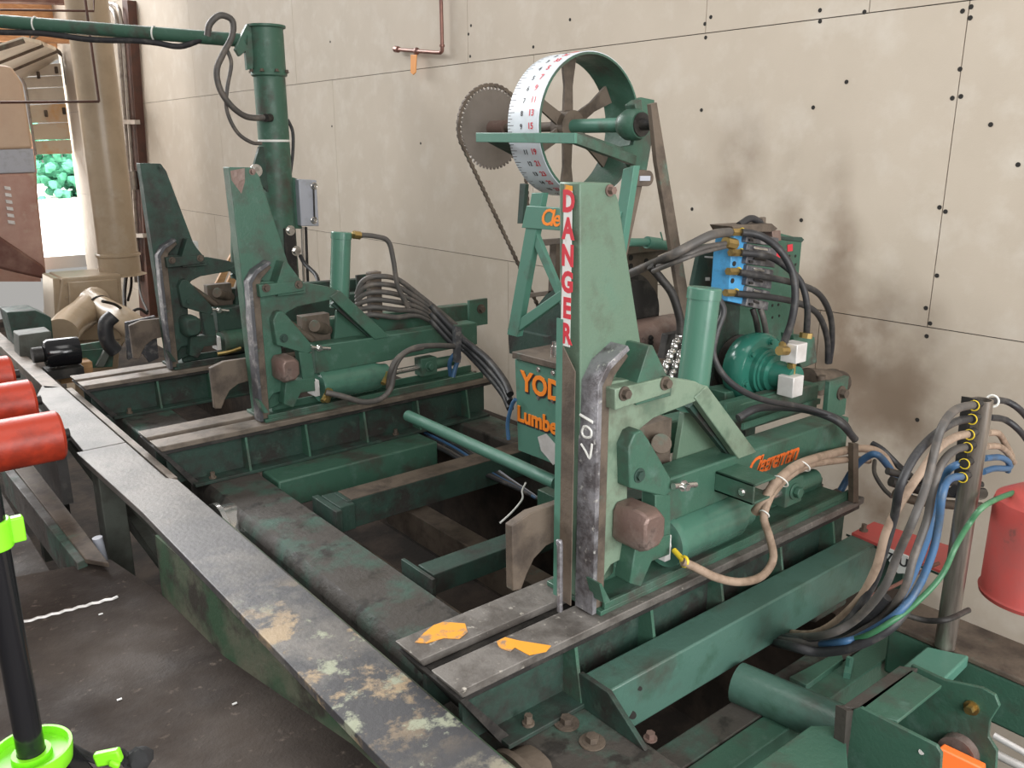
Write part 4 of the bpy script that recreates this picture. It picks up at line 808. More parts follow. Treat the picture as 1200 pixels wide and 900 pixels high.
H([(800, 658, Y, 1.38), (815, 665, Y, 1.36), (840, 677, Y, 1.34), (868, 682, Y, 1.33), (893, 675, Y, 1.33), (906, 655, Y, 1.34), (902, 630, Y, 1.35), (895, 605, Y, 1.36), (903, 580, Y, 1.37)], .0125, 'tanhose', 'tan hose hanging in a loop from the yellow fitting of the near cylinder')
m = MB(); m.ring(P(802, 658, Y, 1.38), (1, -.2, -.2), .013, .005); m.cyl(P(790, 645, Y, 1.43), P(802, 658, Y, 1.38), .008); solo(m, 'hose_fitting', 'yellow', 'yellow ringed fitting at the left end of the near tan hose loop', 'fitting')
for q, lab in (((941, 546, Y, 1.40), 'zip tie around the two tan hoses on the arm'), ((915, 564, Y, 1.365), 'zip tie at the bend of the two tan hoses'), ((896, 602, Y, 1.36), 'zip tie low on the hanging tan hose')):
    m = MB(); m.ring(P(*q), (.7, 0, .5), .024 if '602' not in str(q) else .015, .0022); solo(m, 'zip_tie', 'white', lab, 'zip tie')
m = MB(); m.px([(1000, 520), (1006, 520), (1006, 590), (1000, 590)], 'Y', 1.45, .02); solo(m, 'hose_clamp_bar', 'brown', 'narrow upright clamp bar gripping the hoses at the near arm end', 'clamp')
# low black loops on the floor of the frame
for lab, pts, r, mt in (
    ('upper black hose loop lying below the near box beam end', [(898, 745, Y, 1.5), (930, 750, Y, 1.25), (955, 752, Y, 1.18), (990, 742, Y, 1.1), (1020, 720, Y, 1.02), (1040, 700, Y, .98)], .014, 'rubber'),
    ('lower black hose loop lying below the near box beam end', [(895, 750, Y, 1.5), (925, 757, Y, 1.22), (960, 764, Y, 1.12), (1000, 758, Y, 1.02), (1040, 738, Y, .95), (1062, 715, Y, .93)], .014, 'rubber'),
    ('thin black cable along the brown rear beam', [(1060, 720, Y, .95), (1085, 727, Y, .9), (1110, 726, Y, .85), (1135, 715, Y, .85)], .008, 'black'),
    ('thin bare copper pipe behind the drooping hoses', [(1015, 700, Y, 1.15), (1045, 688, Y, 1.12), (1075, 672, Y, 1.1), (1100, 660, Y, 1.08)], .006, 'copper')):
    H(pts, r, mt, lab)

# ================================================================ hoses at the middle knee
Ym = 3.718
fan = thing('hose_manifold', P(452, 395, 'Y', 3.95), 'brown stack of hose clamps holding the fan of grey hoses behind the middle knee', 'clamp')
m = MB(); m.px([(434, 320), (447, 318), (449, 370), (444, 375), (436, 372)], 'Y', 3.90, .05); part(m, 'clamp_bar', 'brown', fan, .004)
for i in range(6):
    y = 322+i*9
    H([(418, 345+i*4, Y, 3.95), (425, 330+i*8, Y, 3.92), (440, y+2, Y, 3.88), (465, y+5, Y, 3.86), (490, 345+i*5, Y, 3.84), (515, 365+i*3.5, Y, 3.80), (535, 382+i*2.5, Y, 3.75)], .014, 'greyhose', 'grey hose in the fan behind the middle knee arm', 'grey hoses fanned through the clamp stack')
H([(419, 275, Y, 3.78), (440, 277, Y, 3.78), (455, 283, Y, 3.78), (461, 305, Y, 3.78), (466, 335, Y, 3.78), (478, 360, Y, 3.78)], .013, 'greyhose', 'grey hose bending over from the top of the middle upright tube')
m = MB(); m.cyl(P(414, 275, Y, 3.78), P(422, 276, Y, 3.78), .02, n=8); solo(m, 'hose_fitting', 'brass', 'yellow brass fitting at the top of the middle upright tube', 'fitting')
for i, (dy, lab) in enumerate(((0, 'top'), (9, 'middle'), (17, 'bottom'))):
    H([(505, 358+dy, Y, 3.7), (530, 385+dy, Y, 3.6), (545, 400+dy*.6, Y, 3.5), (570, 420+dy, Y, 3.3), (590, 445+dy, Y, 3.1), (598, 462+dy, Y, 3.0)], .018, 'rubber', lab+' thick black hose sloping from the middle knee down to the tank')
H([(455, 455, Y, 3.55), (458, 435, Y, 3.5), (466, 420, Y, 3.5), (485, 408, Y, 3.5), (510, 405, Y, 3.5), (535, 406, Y, 3.5)], .014, 'greyhose', 'grey hose arching over the middle hydraulic cylinder')
H([(382, 460, Y, 3.55), (400, 464, Y, 3.52), (425, 471, Y, 3.5), (445, 468, Y, 3.5), (458, 455, Y, 3.5), (463, 430, Y, 3.5), (475, 413, Y, 3.5), (495, 407, Y, 3.5)], .014, 'greyhose', 'grey hose sagging under the middle hydraulic cylinder')
for q, lab in (((382, 463), 'brass fitting at the left end of the middle cylinder'), ((452, 443), 'brass fitting at the right end of the middle cylinder')):
    p = P(*q, Y, 3.60); m = MB(); m.cyl(p-V(0, 0, .03), p+V(.01, -.02, .03), .018, n=6); m.cyl(p, p+V(-.03, -.02, -.02), .012, n=6); solo(m, 'hose_fitting', 'brass', lab, 'fitting')
H([(528, 440, Y, 3.6), (527, 425, Y, 3.58), (533, 415, Y, 3.56), (538, 418, Y, 3.56), (534, 430, Y, 3.56), (531, 442, Y, 3.56)], .012, 'bluehose', 'small blue hose loop at the end of the middle knee arm')
m = MB(); m.px([(534, 382), (541, 384), (540, 425), (535, 425)], 'Y', 3.48, .03); solo(m, 'hose_clamp_bar', 'grey', 'upright clamp gripping the black hoses at the middle arm end', 'clamp')
H([(330, 330, Y, 4.2), (350, 338, Y, 4.1), (375, 345, Y, 4.0), (400, 346, Y, 3.95)], .018, 'rubber', 'black hose lying over the middle knee cap toward the mast')
H([(352, 300, Y, 5.9), (358, 310, Y, 5.8), (370, 322, Y, 5.6), (374, 335, Y, 5.5)], .015, 'rubber', 'thin black hose hanging under the grey junction box')
H([(255, 415, Y, 4.93), (270, 412, Y, 4.92), (282, 408, Y, 4.92)], .012, 'brass', 'small brass line on the farthest hydraulic cylinder')
# cables under the frame in the middle
for i in range(7):
    mt = ('rubber', 'greyhose', 'rubber', 'bluehose', 'rubber', 'greyhose', 'boxgrey')[i]
    H([(480+i*6, 510-i*1, 'Z', -1.50), (520+i*6, 528, 'Z', -1.50), (560+i*4, 552, 'Z', -1.52), (600+i*3, 570+i, 'Z', -1.52), (650+i*2, 592+i*2, 'Z', -1.52)], .009, mt, 'cable in the bundle running under the long teal shaft', 'cables bundled under the teal shaft')
H([(596, 515, X, 2.0), (595, 495, X, 2.0), (600, 475, X, 2.0), (604, 468, X, 2.0)], .008, 'bluehose', 'light blue hose rising along the left side of the tank')
H([(586, 613, 'Z', -1.42), (600, 600, 'Z', -1.40), (612, 585, 'Z', -1.38), (612, 575, 'Z', -1.36), (616, 566, 'Z', -1.36)], .004, 'white', 'loose white cable tie tail over the cable bundle')
m = MB(); m.box(2.10, 2.25, 2.30, 2.42, -1.45, -1.33); solo(m, 'small_bracket', 'green', 'small green block under the tank beside the cable bundle', 'bracket', bevel=.003)
# ================================================================ boom mast
MX, MYY = 2.75, 6.05
ms = thing('boom_mast', (MX, MYY, -1.45), 'tall green round mast behind the middle knee with a long boom to the left', 'mast')
zt = P(312, 30, Y, MYY).z; xt_ = P(312, 30, Y, MYY).x
MX = (xt_+P(328, 270, Y, MYY).x)/2
m = MB(); m.lathe((MX, MYY, -1.45), (MX, MYY, zt), [(0, .11), (zt+1.45-.34, .11), (zt+1.45-.33, .125), (zt+1.45-.31, .125), (zt+1.45-.30, .118), (zt+1.45-.02, .118), (zt+1.45-.015, .135), (zt+1.45, .135)], 32); part(m, 'mast_tube', 'green', ms)
for k in range(8):
    a = k*PI/4; p = V(MX+.13*math.cos(a), MYY+.13*math.sin(a), zt-.31); m = MB(); m.bolt(p, (0, 0, 1), .012, .014); part(m, 'collar_bolt', 'brown', ms)
m = MB(); m.pipe((MX, MYY, zt-.78), (MX, MYY, zt-.765), .113, .108, 28); part(m, 'tape_band', 'white', ms)
# boom
e = P(292, 48, Y, MYY); a0 = P(-40, 22, Y, MYY+1.4)
m = MB(); m.cyl(a0, e, .045, n=20); bo = part(m, 'boom_tube', 'green', ms)
m = MB(); m.px([(276, 58), (284, 40), (290, 28), (297, 28), (297, 80), (290, 82), (288, 60), (281, 66)], Y, MYY-.02, .04); part(m, 'boom_bracket', 'green', ms, .003)
for t in (.20, .62):
    c = a0.lerp(e, t+.05); m = MB(); m.ring(c, e-a0, .047, .006, 20); part(m, 'tape_band', 'white', bo)
m = MB(); pts = [a0.lerp(e, t)+V(0, -.03, -.068-.008*math.sin(t*18)) for t in [i/12 for i in range(11)]]; pts[-1] += V(0, 0, .06); m.hose(pts, .02); solo(m, 'boom_hose', 'rubber', 'dark green black hose strapped under the boom', 'hose')
H([(243, 42, Y, MYY-.1), (246, 28, Y, MYY-.12), (258, 18, Y, MYY-.14), (272, 24, Y, MYY-.14), (272, 42, Y, MYY-.14), (262, 62, Y, MYY-.14), (254, 82, Y, MYY-.14), (258, 105, Y, MYY-.14), (272, 125, Y, MYY-.14), (290, 137, Y, MYY-.12), (313, 138, Y, MYY-.11)], .021, 'greyhose', 'thick brown grey hose looping from the boom into the mast side')
H([(266, 58, Y, MYY-.1), (271, 75, Y, MYY-.1), (266, 105, Y, MYY-.1), (266, 130, Y, MYY-.1), (278, 155, Y, MYY-.1), (295, 167, Y, MYY-.1), (306, 168, Y, MYY-.08)], .013, 'greyhose', 'thinner dark hose hanging inside the loop beside the mast')
H([(337, 140, Y, MYY), (343, 155, Y, MYY), (343, 180, Y, MYY), (340, 205, Y, MYY)], .012, 'rubber', 'short black hose down the right side of the mast')
m = MB(); m.cyl(P(311, 138, Y, MYY-.13), P(317, 138, Y, MYY-.1), .028, n=10); solo(m, 'hose_fitting', 'black', 'black hose fitting on the left side of the mast', 'fitting')
m = MB(); m.px([(304, 172), (309, 172), (315, 225), (311, 222), (300, 208), (297, 197)], Y, MYY-.16, .03); gp_ = part(m, 'gusset_ear', 'dark', ms)
m = MB(); m.bolt(P(300, 200, Y, MYY-.16), (0, -1, 0), .03, .02); part(m, 'ear_bolt', 'chrome', gp_)
jb = thing('junction_box', P(352, 268, Y, MYY), 'pale grey junction box on a green backing fixed to the right side of the mast', 'box')
m = MB(); m.px([(341, 207), (350, 210), (354, 268), (343, 268)], Y, MYY-.02, .12); part(m, 'backing', 'green', jb, .003)
m = MB(); m.px([(350, 210), (371, 211), (374, 265), (353, 265)], Y, MYY-.08, .12); q = part(m, 'box_body', 'boxgrey', jb, .006)
for s in (218, 258):
    p = P(368, s, Y, MYY-.085); m = MB(); m.ring(p, (0, 1, 0), .022, .006); m.cyl(p, p-V(0, .02, 0), .012); part(m, 'latch', 'chrome', q)
m = MB(); m.cyl(P(367.5, 222, Y, MYY-.09), P(368.5, 254, Y, MYY-.09), .006); part(m, 'hinge_rod', 'black', q)
for x, lab in ((354, 'left conduit'), (358.5, 'right conduit')):
    H([(x, 266, Y, MYY), (x+1, 300, Y, MYY), (x+3, 345, Y, MYY)], .011, 'conduit' if x < 356 else 'black', lab+' running down from the junction box')
m = MB(); m.px([(334, 268), (346, 268), (350, 345), (338, 345)], Y, MYY-.14, .03); q = part(m, 'base_bracket', 'black', ms)
for z in ((340, 270), (347, 294)):
    m = MB(); m.bolt(P(*z, Y, MYY-.145), (0, -1, 0), .025, .02); part(m, 'bracket_bolt', 'chrome', ms)

# ================================================================ blower with its duct
DY = 10.0
xd = P(126, 200, Y, DY).x
bl = thing('dust_duct', (xd, DY, Z0), 'tall tan painted duct rising from a blower housing at the far left', 'duct')
m = MB(); m.lathe((xd, DY, -1.35), (xd, DY, Z1), [(0, .27), (.02, .215), (.20, .215), (.21, .23), (.23, .23), (.24, .205), (Z1+1.35, .205)], 40); part(m, 'duct_pipe', 'tan', bl)
m = MB(); m.px([(72, 326), (142, 321), (147, 400), (140, 412), (80, 412), (62, 400)], Y, DY-.36, .6); part(m, 'blower_housing', 'tan', bl, .02)
m = MB(); m.px([(80, 331), (138, 327), (142, 398), (84, 400)], Y, DY-.40, .04); hd = part(m, 'housing_cover', 'tan', bl, .01)
for i in range(5):
    for sx in (0, 1):
        p = P(78+i*.8+sx*60, 335+i*14, Y, DY-.365); m = MB(); m.bolt(p, (0, -1, 0), .012, .012); part(m, 'rivet', 'tan', hd)
m = MB(); m.px([(62, 326), (70, 326), (80, 400), (66, 408)], Y, DY-.34, .5); m.px([(85, 412), (140, 412), (135, 480), (90, 480)], Y, DY-.3, .4); part(m, 'stand', 'tan', bl, .01)
m = MB(); m.hose([P(112, 352, Y, DY-.6), P(100, 366, Y, DY-.9), P(84, 378, Y, DY-1.2), P(72, 392, Y, DY-1.6)], .145, 24); elb = part(m, 'elbow_pipe', 'tan', bl)
m = MB(); m.hose([P(105, 352, Y, DY-.7), P(125, 365, Y, DY-1.0), P(145, 375, Y, DY-1.3), P(165, 390, Y, DY-1.5)], .125, 24); part(m, 'branch_pipe', 'tan', bl)
m = MB(); m.ring(P(117, 362, Y, DY-.9), P(145, 375, Y, DY-1.3)-P(105, 352, Y, DY-.7), .13, .012, 28); part(m, 'pipe_band', 'black', bl)
# conduits on the wall
cd = thing('wall_conduit', P(150, 330, X, 3.35), 'bundle of vertical conduits and a red-brown iron channel fixed to the far wall', 'conduit')
m = MB(); m.px([(143, 0), (149, 0), (176, 372), (164, 372)], X, 3.33, .10); part(m, 'iron_channel', 'redbrown', cd)
for pts, r, mt in (([(124, 8), (132, 12), (137, 24), (141, 60), (147, 140), (155, 240), (160, 330)], .03, 'conduit'), ([(128, 4), (138, 8), (142, 24), (146, 70), (151, 140), (158, 240), (163, 330)], .022, 'conduit'), ([(150, 185), (144, 192), (143, 205), (146, 225), (150, 245), (151, 275), (154, 330), (150, 352)], .018, 'black')):
    m = MB(); m.hose([P(*q, X, 3.28) for q in pts], r); part(m, 'conduit_pipe', mt, cd)
for y in (143, 276):
    m = MB(); a, b = P(142+(y-143)*.07, y, X, 3.25), P(161+(y-143)*.07, y, X, 3.25); m.bar(a, b, .06, .05); part(m, 'pipe_strap', 'conduit', cd)
m = MB(); m.cyl(P(154, 200, X, 3.27), P(156, 222, X, 3.27), .06); part(m, 'conduit_coupling', 'conduit', cd)
H([(157, 280, X, 3.2), (150, 310, X, 3.2), (146, 340, X, 3.1), (146, 362, X, 3.0)], .025, 'black', 'thick black cable hanging beside the tan duct')
H([(160, 290, X, 3.2), (162, 320, X, 3.1), (165, 345, X, 3.0), (173, 365, X, 2.9)], .014, 'black', 'thin black cable hanging beside the wall conduits')
H([(120, 353, Y, DY-1.5), (135, 357, Y, DY-1.4), (150, 366, Y, DY-1.2), (163, 362, Y, DY-1.2), (173, 368, Y, DY-1.2)], .014, 'black', 'black cable lying over the tan branch pipe')
# thin gas line across the front of the duct
m = MB(); m.hose([P(0, 120, Y, 9.2), P(116, 119, Y, 9.2)], .012, 8, 1); m.hose([P(116, 119, Y, 9.2), P(100, 0, Y, 9.2)], .012, 8, 1); m.hose([P(0, 11.5, Y, 9.3), P(110, 13, Y, 9.3), P(110, -6, Y, 9.3)], .010, 8, 1); solo(m, 'thin_pipe_run', 'redbrown', 'thin dark pipe run crossing in front of the tan duct', 'pipe')

# copper pipe with orange tag on the wall
cp2 = thing('copper_pipe', P(500, 62, X, 3.40), 'small copper pipe on the wall with a valve and a hanging orange tag', 'pipe')
m = MB(); m.hose([P(516, -25, X, 3.39), P(518, 52, X, 3.39), P(517, 60, X, 3.39), P(511, 61.5, X, 3.39), P(466, 58, X, 3.39)], .0125, 12, 3); part(m, 'pipe_run', 'copper', cp2)
m = MB(); p = P(488, 60, X, 3.39); m.blob(p, .02, .03, .025); m.cyl(P(463, 57.5, X, 3.39), P(467, 58, X, 3.39), .022, n=8); m.cyl(P(518, 52, X, 3.39), P(518, 55, X, 3.39), .018, n=10); part(m, 'valve_body', 'copper', cp2, .002)
m = MB(); m.px([(481, 64), (488, 64), (487, 85), (484, 88), (481, 85)], X, 3.36, .006); part(m, 'orange_tag', 'tag', cp2, .002)

# ================================================================ far end of the building
EY = 15.0
def endp(pts, name, mt, y=EY, th=.1, kind=True):
    m = MB(); m.px(pts, Y, y, th)
    return struct(m, name, mt) if kind else m
endp([(-400, -60), (80, -60), (80, 45), (75, 58), (60, 55), (-20, 40), (-400, 30)], 'wall_end', 'woodorange', EY+.2)
endp([(-400, 90), (20, 90), (30, 130), (42, 181), (48, 330), (-400, 330)], 'wall_end_left', 'pink', EY+.15)
dd = thing('overhead_door', P(100, 180, Y, EY), 'half raised white sectional door with rust orange stains at the far end', 'door')
ORG[dd.name] = Vector(dd.location)
rows = [(76, 89.5), (90, 103), (103.5, 122), (122.5, 144), (144.5, 164), (164.5, 181)]
for i, (a, b) in enumerate(rows):
    m = MB(); m.px([(27+(a-90)*.17, a), (86, a), (86, b), (27+(b-90)*.17, b)] if i < 0 else [(27+(a-90)*.17, a+1), (86, a-1), (86, b-1), (27+(b-90)*.17, b)], Y, EY, .05)
    for v_ in m.v: v_.x = min(v_.x, 3.40)
    part(m, 'door_section', 'doorrust' if i > 2 else 'doorwhite', dd, .006)
for q in ((45, 88), (66, 82), (54, 133), (75, 130)):
    m = MB(); p = P(*q, Y, EY-.03); m.box(p.x-.02, p.x+.02, p.y-.03, p.y+.03, p.z-.05, p.z+.05); part(m, 'door_hinge', 'brown', dd, .01)
for (ya, la, ra), (yb_, lb, rb) in (((15.0, (27, 93), (82, 70)), (13.9, (12, 83), (66, 60))), ((13.88, (11, 82.5), (65.5, 59.5)), (12.8, (-6, 75), (50, 53))), ((12.78, (-7, 74.5), (49, 52.5)), (11.6, (-28, 66), (28, 48)))):
    q = [P(*la, Y, ya), P(*ra, Y, ya), P(*rb, Y, yb_), P(*lb, Y, yb_)]
    for v_ in q: v_.x = min(v_.x, 3.38)
    m = MB(); m.prism(q, (0, 0, .05)); part(m, 'raised_section', 'doorwhite', dd, .006)
    m = MB(); m.bar(q[3], q[2], .05, .05); part(m, 'section_rib', 'brown', dd)
m = MB(); m.hose(PP([(42, 182), (34, 130), (29, 100), (18, 84), (-6, 74)], Y, EY-.15), .02, 8); part(m, 'door_track', 'conduit', dd)
m = MB(); m.hose(PP([(84, 100), (82, 76), (70, 62), (50, 53), (-10, 49)], Y, EY-.15), .03, 8)
for v_ in m.v: v_.x = min(v_.x, 3.40)
part(m, 'door_track', 'brown', dd)
m = MB(); m.px([(-60, 30), (90, 36), (90, 50), (-60, 46)], Y, 13.0, .2); struct(m, 'trim_3', 'woodorange')
m = MB(); m.px([(-60, -10), (84, -12), (84, 4), (-60, 0)], Y, 12.5, .2); struct(m, 'trim_4', 'maroon')
m = MB(); m.px([(110, -14), (155, -14), (150, 4), (112, 1)], Y, 12.4, .3); struct(m, 'trim_5', 'redbrown')
m = MB(); a, b = P(38, 46, Y, 12.9), P(55, 34, Y, 12.9); m.bar(a, b, .03, .03); m.bar(P(38, 20, Y, 12.8), P(33, 62, Y, 12.8), .015, .015); solo(m, 'hanger_rod', 'brown', 'thin brown hanger rods under the orange timber at the far end', 'rod')
# big faded red hood at the left
hd = thing('steel_hood', P(20, 300, Y, 11.0), 'faded red sheet steel machine hood at the far left edge', 'hood')
m = MB(); m.px([(-120, 60), (14, 78), (27, 98), (39, 174), (-120, 180)], Y, 11.0, .12); part(m, 'upper_sheet', 'doorbeige', hd, .03)
m = MB(); m.px([(-120, 180), (39, 174), (42, 202), (-120, 208)], Y, 11.0, .12); part(m, 'reflection_band', 'boxgrey', hd, .01)  # pale reflection on the hood, put in as a band of colour
m = MB(); m.px([(-120, 208), (42, 202), (46, 240), (55, 326), (-120, 240)], Y, 11.0, .12); part(m, 'hood_shell', 'pink', hd, .03)
m = MB(); m.px([(-120, 225), (0, 277), (52, 312), (56, 328), (20, 320), (-120, 285)], Y, 10.8, 1.4); part(m, 'lower_beam', 'maroon', hd, .03)
for i in range(6):
    m = MB(); m.px([(5+i*.8, 218+i*8), (12+i*1, 219+i*8), (13+i*1, 223+i*8), (6+i*.8, 222+i*8)], Y, 10.97, .03); part(m, 'vent_louver', 'decal' if 0 else 'alu', hd)
# outdoors
m = MB(); m.box(-12, 12, 15.4, 60, -1.9, -1.7); struct(m, 'floor_yard', 'outground')
tr = thing('yard_tree', (P(90, 200, Y, 34).x, 34, -1.7), 'green tree outside the far doorway', 'tree')
m = MB(); c = P(88, 196, Y, 34)
for i in range(320):
    a = Vector((random.gauss(0, .9), random.gauss(0, .5), random.gauss(0, .6))); q = c+a; m.blob(q, .17, .17, .15, 6, 4, .4)
part(m, 'crown', 'leaf', tr)
m = MB(); m.cyl((c.x, 34.3, -1.7), (c.x+.2, 34.3, c.z-.5), .15); part(m, 'trunk', 'brown', tr)
# wood sticks leaning behind the far knee
for i, (pts, lab) in enumerate(((([(246, 345), (272, 296), (278, 293), (255, 350)]), 'left raw timber strip leaning behind the farthest knee'), (([(256, 352), (283, 296), (293, 294), (276, 330), (266, 356)]), 'right raw timber strip leaning behind the farthest knee'))):
    m = MB(); m.px(pts, Y, 6.6+i*.05, .03); solo(m, 'timber_strip', 'wood', lab, 'timber', bevel=.002)
m = MB(); m.px([(226, 282), (232, 283), (234, 310), (228, 306)], Y, 5.3, .03); solo(m, 'bare_plate', 'alu', 'small shining plate behind the farthest knee', 'plate')
# machinery at the far left end of the carriage
fe = thing('end_frame', P(60, 430, Y, 6.6), 'dark green end frame of the carriage near the tan elbow pipe', 'frame')
m = MB(); m.px([(8, 366), (42, 364), (60, 372), (64, 410), (20, 412)], Y, 6.7, .3); part(m, 'side_box', 'dark', fe, .008)
m = MB(); m.px([(22, 393), (60, 388), (64, 420), (48, 424), (24, 424)], Y, 6.3, .2); part(m, 'concrete_block', 'post', fe, .008)
m = MB(); m.px([(90, 405), (132, 398), (140, 402), (132, 408), (92, 411)], Y, 6.2, .03); m.px([(92, 411), (134, 408), (132, 430), (96, 432)], Y, 6.25, .02); part(m, 'angle_shelf', 'green', fe, .003)
m = MB(); m.px([(124, 408), (133, 407), (122, 430), (113, 430)], Y, 6.1, .04); part(m, 'stay', 'post', fe, .003)
m = MB(); m.px([(147, 378), (182, 370), (186, 420), (175, 425), (168, 415), (150, 422)], Y, 6.0, .03); part(m, 'end_plate', 'grey', fe, .003)
m = MB(); m.px([(162, 395), (183, 390), (183, 396), (176, 399), (164, 400)], Y, 5.98, .03); part(m, 'pale_offcut', 'wood', fe)
m = MB(); m.px([(70, 428), (108, 424), (110, 445), (72, 450)], Y, 6.1, .3); part(m, 'timber_block', 'wood', fe)
em = thing('electric_motor', P(68, 432, Y, 6.2), 'black electric motor lying at the far left end behind the rail', 'motor')
a, b = P(50, 415, Y, 6.0), P(92, 410, Y, 6.0)
m = MB(); m.lathe(a, b, [(0, .04), (.01, .08), (.03, .092), ((b-a).length-.03, .092), ((b-a).length, .09), ((b-a).length, .02)], 24); part(m, 'motor_barrel', 'glossblack', em)
m = MB(); m.cyl(a-V(.06, 0, 0), a, .05); m.box(a.x, b.x, a.y-.08, a.y+.08, a.z-.16, a.z-.10); part(m, 'motor_foot', 'black', em)
m = MB(); m.hose([P(133, 370, Y, 6.1), P(124, 380, Y, 6.1), P(126, 400, Y, 6.1), P(136, 412, Y, 6.1)], .05, 12); solo(m, 'flexible_duct', 'rubber', 'short dark flexible duct under the tan branch pipe', 'duct')
# ================================================================ red rollers beside the rail
for i, (q, r, lab) in enumerate((((70, 509), .105, 'nearest orange-red roller, showing its full round end'), ((38, 470), .105, 'middle orange-red roller of the three'), ((13, 439), .10, 'farthest orange-red roller at the left edge'))):
    e = P(q[0]+2, q[1], 'X', .68)
    t = thing('infeed_roller', (.3, e.y, e.z-r), lab, 'roller', 'red infeed rollers')
    m = MB(); m.lathe((-.35, e.y, e.z), (e.x, e.y, e.z), [(0, .02), (0, r), (e.x+.35-.012, r), (e.x+.35, r-.012), (e.x+.35, .02)], 48); part(m, 'roller_shell', 'roller', t)
    m = MB(); m.cyl((e.x-.02, e.y, e.z), (e.x+.03, e.y, e.z), .022); part(m, 'axle', 'black', t)
rf = thing('infeed_stand', (.55, 4.2, -2.0), 'brown rubbed steel frame rail below the red rollers', 'frame')
Zf = -1.56
m = MB(); m.prism(PP([(4, 532), (32, 536), (128, 660), (100, 655)], 'Z', Zf), (0, 0, -.02)); part(m, 'top_rail', 'brown', rf, .003)
m = MB(); m.prism(PP([(0, 545), (8, 540), (102, 655), (90, 660)], 'Z', Zf-.01), (0, 0, -.16)); part(m, 'side_rail', 'grime', rf, .003)
m = MB(); m.box(.66, .70, 3.9, 6.2, -1.50, -1.18); part(m, 'bearing_rail', 'black', rf)
# dark framework inside the pit under the rail
pf = thing('pit_framework', (1.0, 3.9, -2.55), 'dark braces and legs in the pit under the rubbed rail', 'frame')
for a, b in ((V(.86, 4.6, -1.45), V(1.2, 3.2, -2.3)), (V(.7, 4.9, -1.6), V(.75, 3.6, -2.3)), (V(1.05, 3.3, -1.5), V(1.05, 5.2, -1.5))):
    m = MB(); m.bar(a, b, .05, .05); part(m, 'brace', 'post', pf)
for x, y in ((.98, 3.12), (.78, 4.8)):
    m = MB(); m.box(x, x+.06, y, y+.06, -2.58, -1.4); part(m, 'leg', 'black', pf)
m = MB(); p = P(114, 630, Y, 3.6); m.cyl(p, p+V(.01, 0, -.12), .02); solo(m, 'spray_can', 'boxgrey', 'small pale can standing in the dark gap beside the post', 'can')
# ================================================================ tripod in front
D = 1.10
base = P(38, 872, 'Z', -.80); 
def at(px, py, d):
    r = R2*((px-600)/F)-U2*((py-450)/F)+FW; return r*d
bc = at(36, 877, D); tc_ = at(2, 600, D)
ax_ = V(bc.x, bc.y, 0)
tp_ = thing('tripod', (bc.x, bc.y, -1.58), 'black and lime green camera tripod at the lower left edge', 'tripod')
m = MB(); m.cyl(V(bc.x, bc.y, bc.z-.05), V(bc.x, bc.y, bc.z+.42), .0165, n=28); part(m, 'centre_tube', 'glossblack', tp_)
zc = P(10, 620, Y, bc.y).z
m = MB(); m.cyl((bc.x, bc.y, zc-.02), (bc.x, bc.y, zc+.016), .021, n=28); m.box(bc.x+.012, bc.x+.034, bc.y-.006, bc.y+.006, zc-.018, zc+.014); part(m, 'clamp_collar', 'lime', tp_, .002)
zd = bc.z-.005
m = MB(); m.lathe((bc.x, bc.y, zd-.025), (bc.x, bc.y, zd+.1), [(0, .02), (0, .040), (.006, .046), (.022, .048), (.030, .048), (.030, .044), (.020, .042), (.018, .024), (.026, .023), (.026, .017), (0, .017)], 48); part(m, 'spreader_ring', 'lime', tp_)
for k, a in enumerate((-60, 60, 180)):
    a = math.radians(a-20); d = V(math.cos(a), math.sin(a), 0); c = V(bc.x, bc.y, zd)
    m = MB(); m.bar(c+d*.035+V(0, 0, -.012), c+d*.40+V(0, 0, -1.58-zd+.07), .022, .026); lg = part(m, 'leg', 'glossblack', tp_, .003)
    m = MB(); f = c+d*.40+V(0, 0, -1.58-zd+.06); m.cyl(f, f+V(0, 0, -.08), .014, .018); part(m, 'rubber_foot', 'cloth', lg)
    m = MB(); m.box(c.x+d.x*.045-.008, c.x+d.x*.045+.008, c.y+d.y*.045-.008, c.y+d.y*.045+.008, zd-.05, zd-.005); part(m, 'hinge', 'lime', lg, .002)
st = thing('strap', at(140, 890, 1.3), 'crumpled black webbing strap with a lime green buckle at the bottom left edge', 'strap')
ORG[st.name] = Vector(st.location)
m = MB(); m.hose([at(70, 868, 1.16), at(100, 885, 1.2), at(125, 893, 1.22), at(145, 890, 1.22)], .006, 8); m.hose([at(122, 893, 1.22), at(128, 882, 1.22), at(142, 879, 1.22), at(150, 886, 1.22)], .003, 8); part(m, 'webbing', 'cloth', st)
m = MB(); m.blob(at(165, 888, 1.23), .018, .016, .016, 10, 7, .15); m.blob(at(152, 890, 1.23), .012, .012, .012, 10, 7, .15); part(m, 'rolled_end', 'cloth', st)
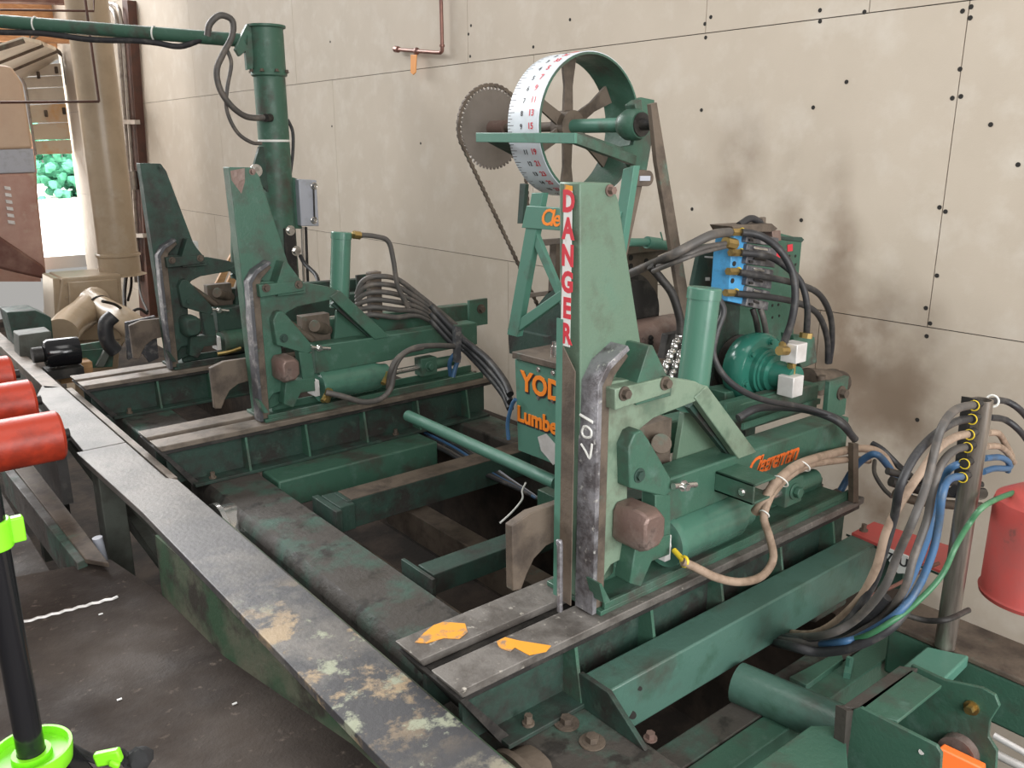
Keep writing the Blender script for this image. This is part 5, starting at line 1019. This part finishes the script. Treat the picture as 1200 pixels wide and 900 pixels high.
m = MB(); a = at(112, 890, 1.18); b = at(142, 884, 1.18); m.bar(a, b, .012, .02); m.bar(at(128, 893, 1.175), at(140, 898, 1.175), .008, .01); part(m, 'buckle', 'lime', st, .003)
# loose debris on the deck
for q, lab in (((118, 720), 'small pale wood chip on the deck near the weld seam'), ((140, 820), 'pale wood chip in the middle of the deck'), ((275, 825), 'white speck of chip on the deck by the green skirt')):
    p = P(*q, 'Z', -1.599); m = MB(); m.box(p.x-.007, p.x+.007, p.y-.003, p.y+.003, p.z, p.z+.003); solo(m, 'wood_chip', 'decal', lab, 'wood chip')
# ================================================================ light
w = bpy.data.worlds.new('overcast_daylight'); S.world = w; w.use_nodes = True
bg = w.node_tree.nodes['Background']; bg.inputs[0].default_value = (1, .97, .93, 1); bg.inputs[1].default_value = .42
def area(name, loc, rot, sx, sy, power, col=(1, 1, 1)):
    l = bpy.data.lights.new(name, 'AREA'); l.shape = 'RECTANGLE'; l.size = sx; l.size_y = sy; l.energy = power; l.color = col
    o = bpy.data.objects.new(name, l); C.objects.link(o); o.location = loc; o.rotation_euler = rot; return o
area('skylight', (1.0, 1.6, 3.6), (0, 0, 0), 1.6, 3.5, 60, (1, .98, .95))
area('side_fill_light', (-1.6, -3.5, 1.6), (math.radians(68), 0, math.radians(-28)), 3.5, 3.0, 290, (1, .99, .97))  # unseen fill from behind the camera; no door is built there
area('near_fill_light', (1.9, -4.0, .2), (math.radians(82), 0, 0), 2.6, 2.6, 230, (1, 1, 1))  # added unseen fill that brightens faces turned to the near side; no door there
area('far_door_daylight', (.9, 13.8, -.6), (math.radians(90), 0, math.radians(180)), 2.4, 2.4, 60, (1, .93, .80))
area('yard_daylight', (0, 28, 9), (0, 0, 0), 26, 24, 30000)
S.view_settings.view_transform = 'Standard'; S.view_settings.look = 'None'; S.view_settings.exposure = 0; S.view_settings.gamma = 1
S.view_settings.use_curve_mapping = False
for o in list(C.objects):
    if o.parent is None and o != camo: o.location.z += LIFT
camo.matrix_world = Matrix.Translation((0, 0, LIFT)) @ Matrix((R2, U2, -FW)).transposed().to_4x4()
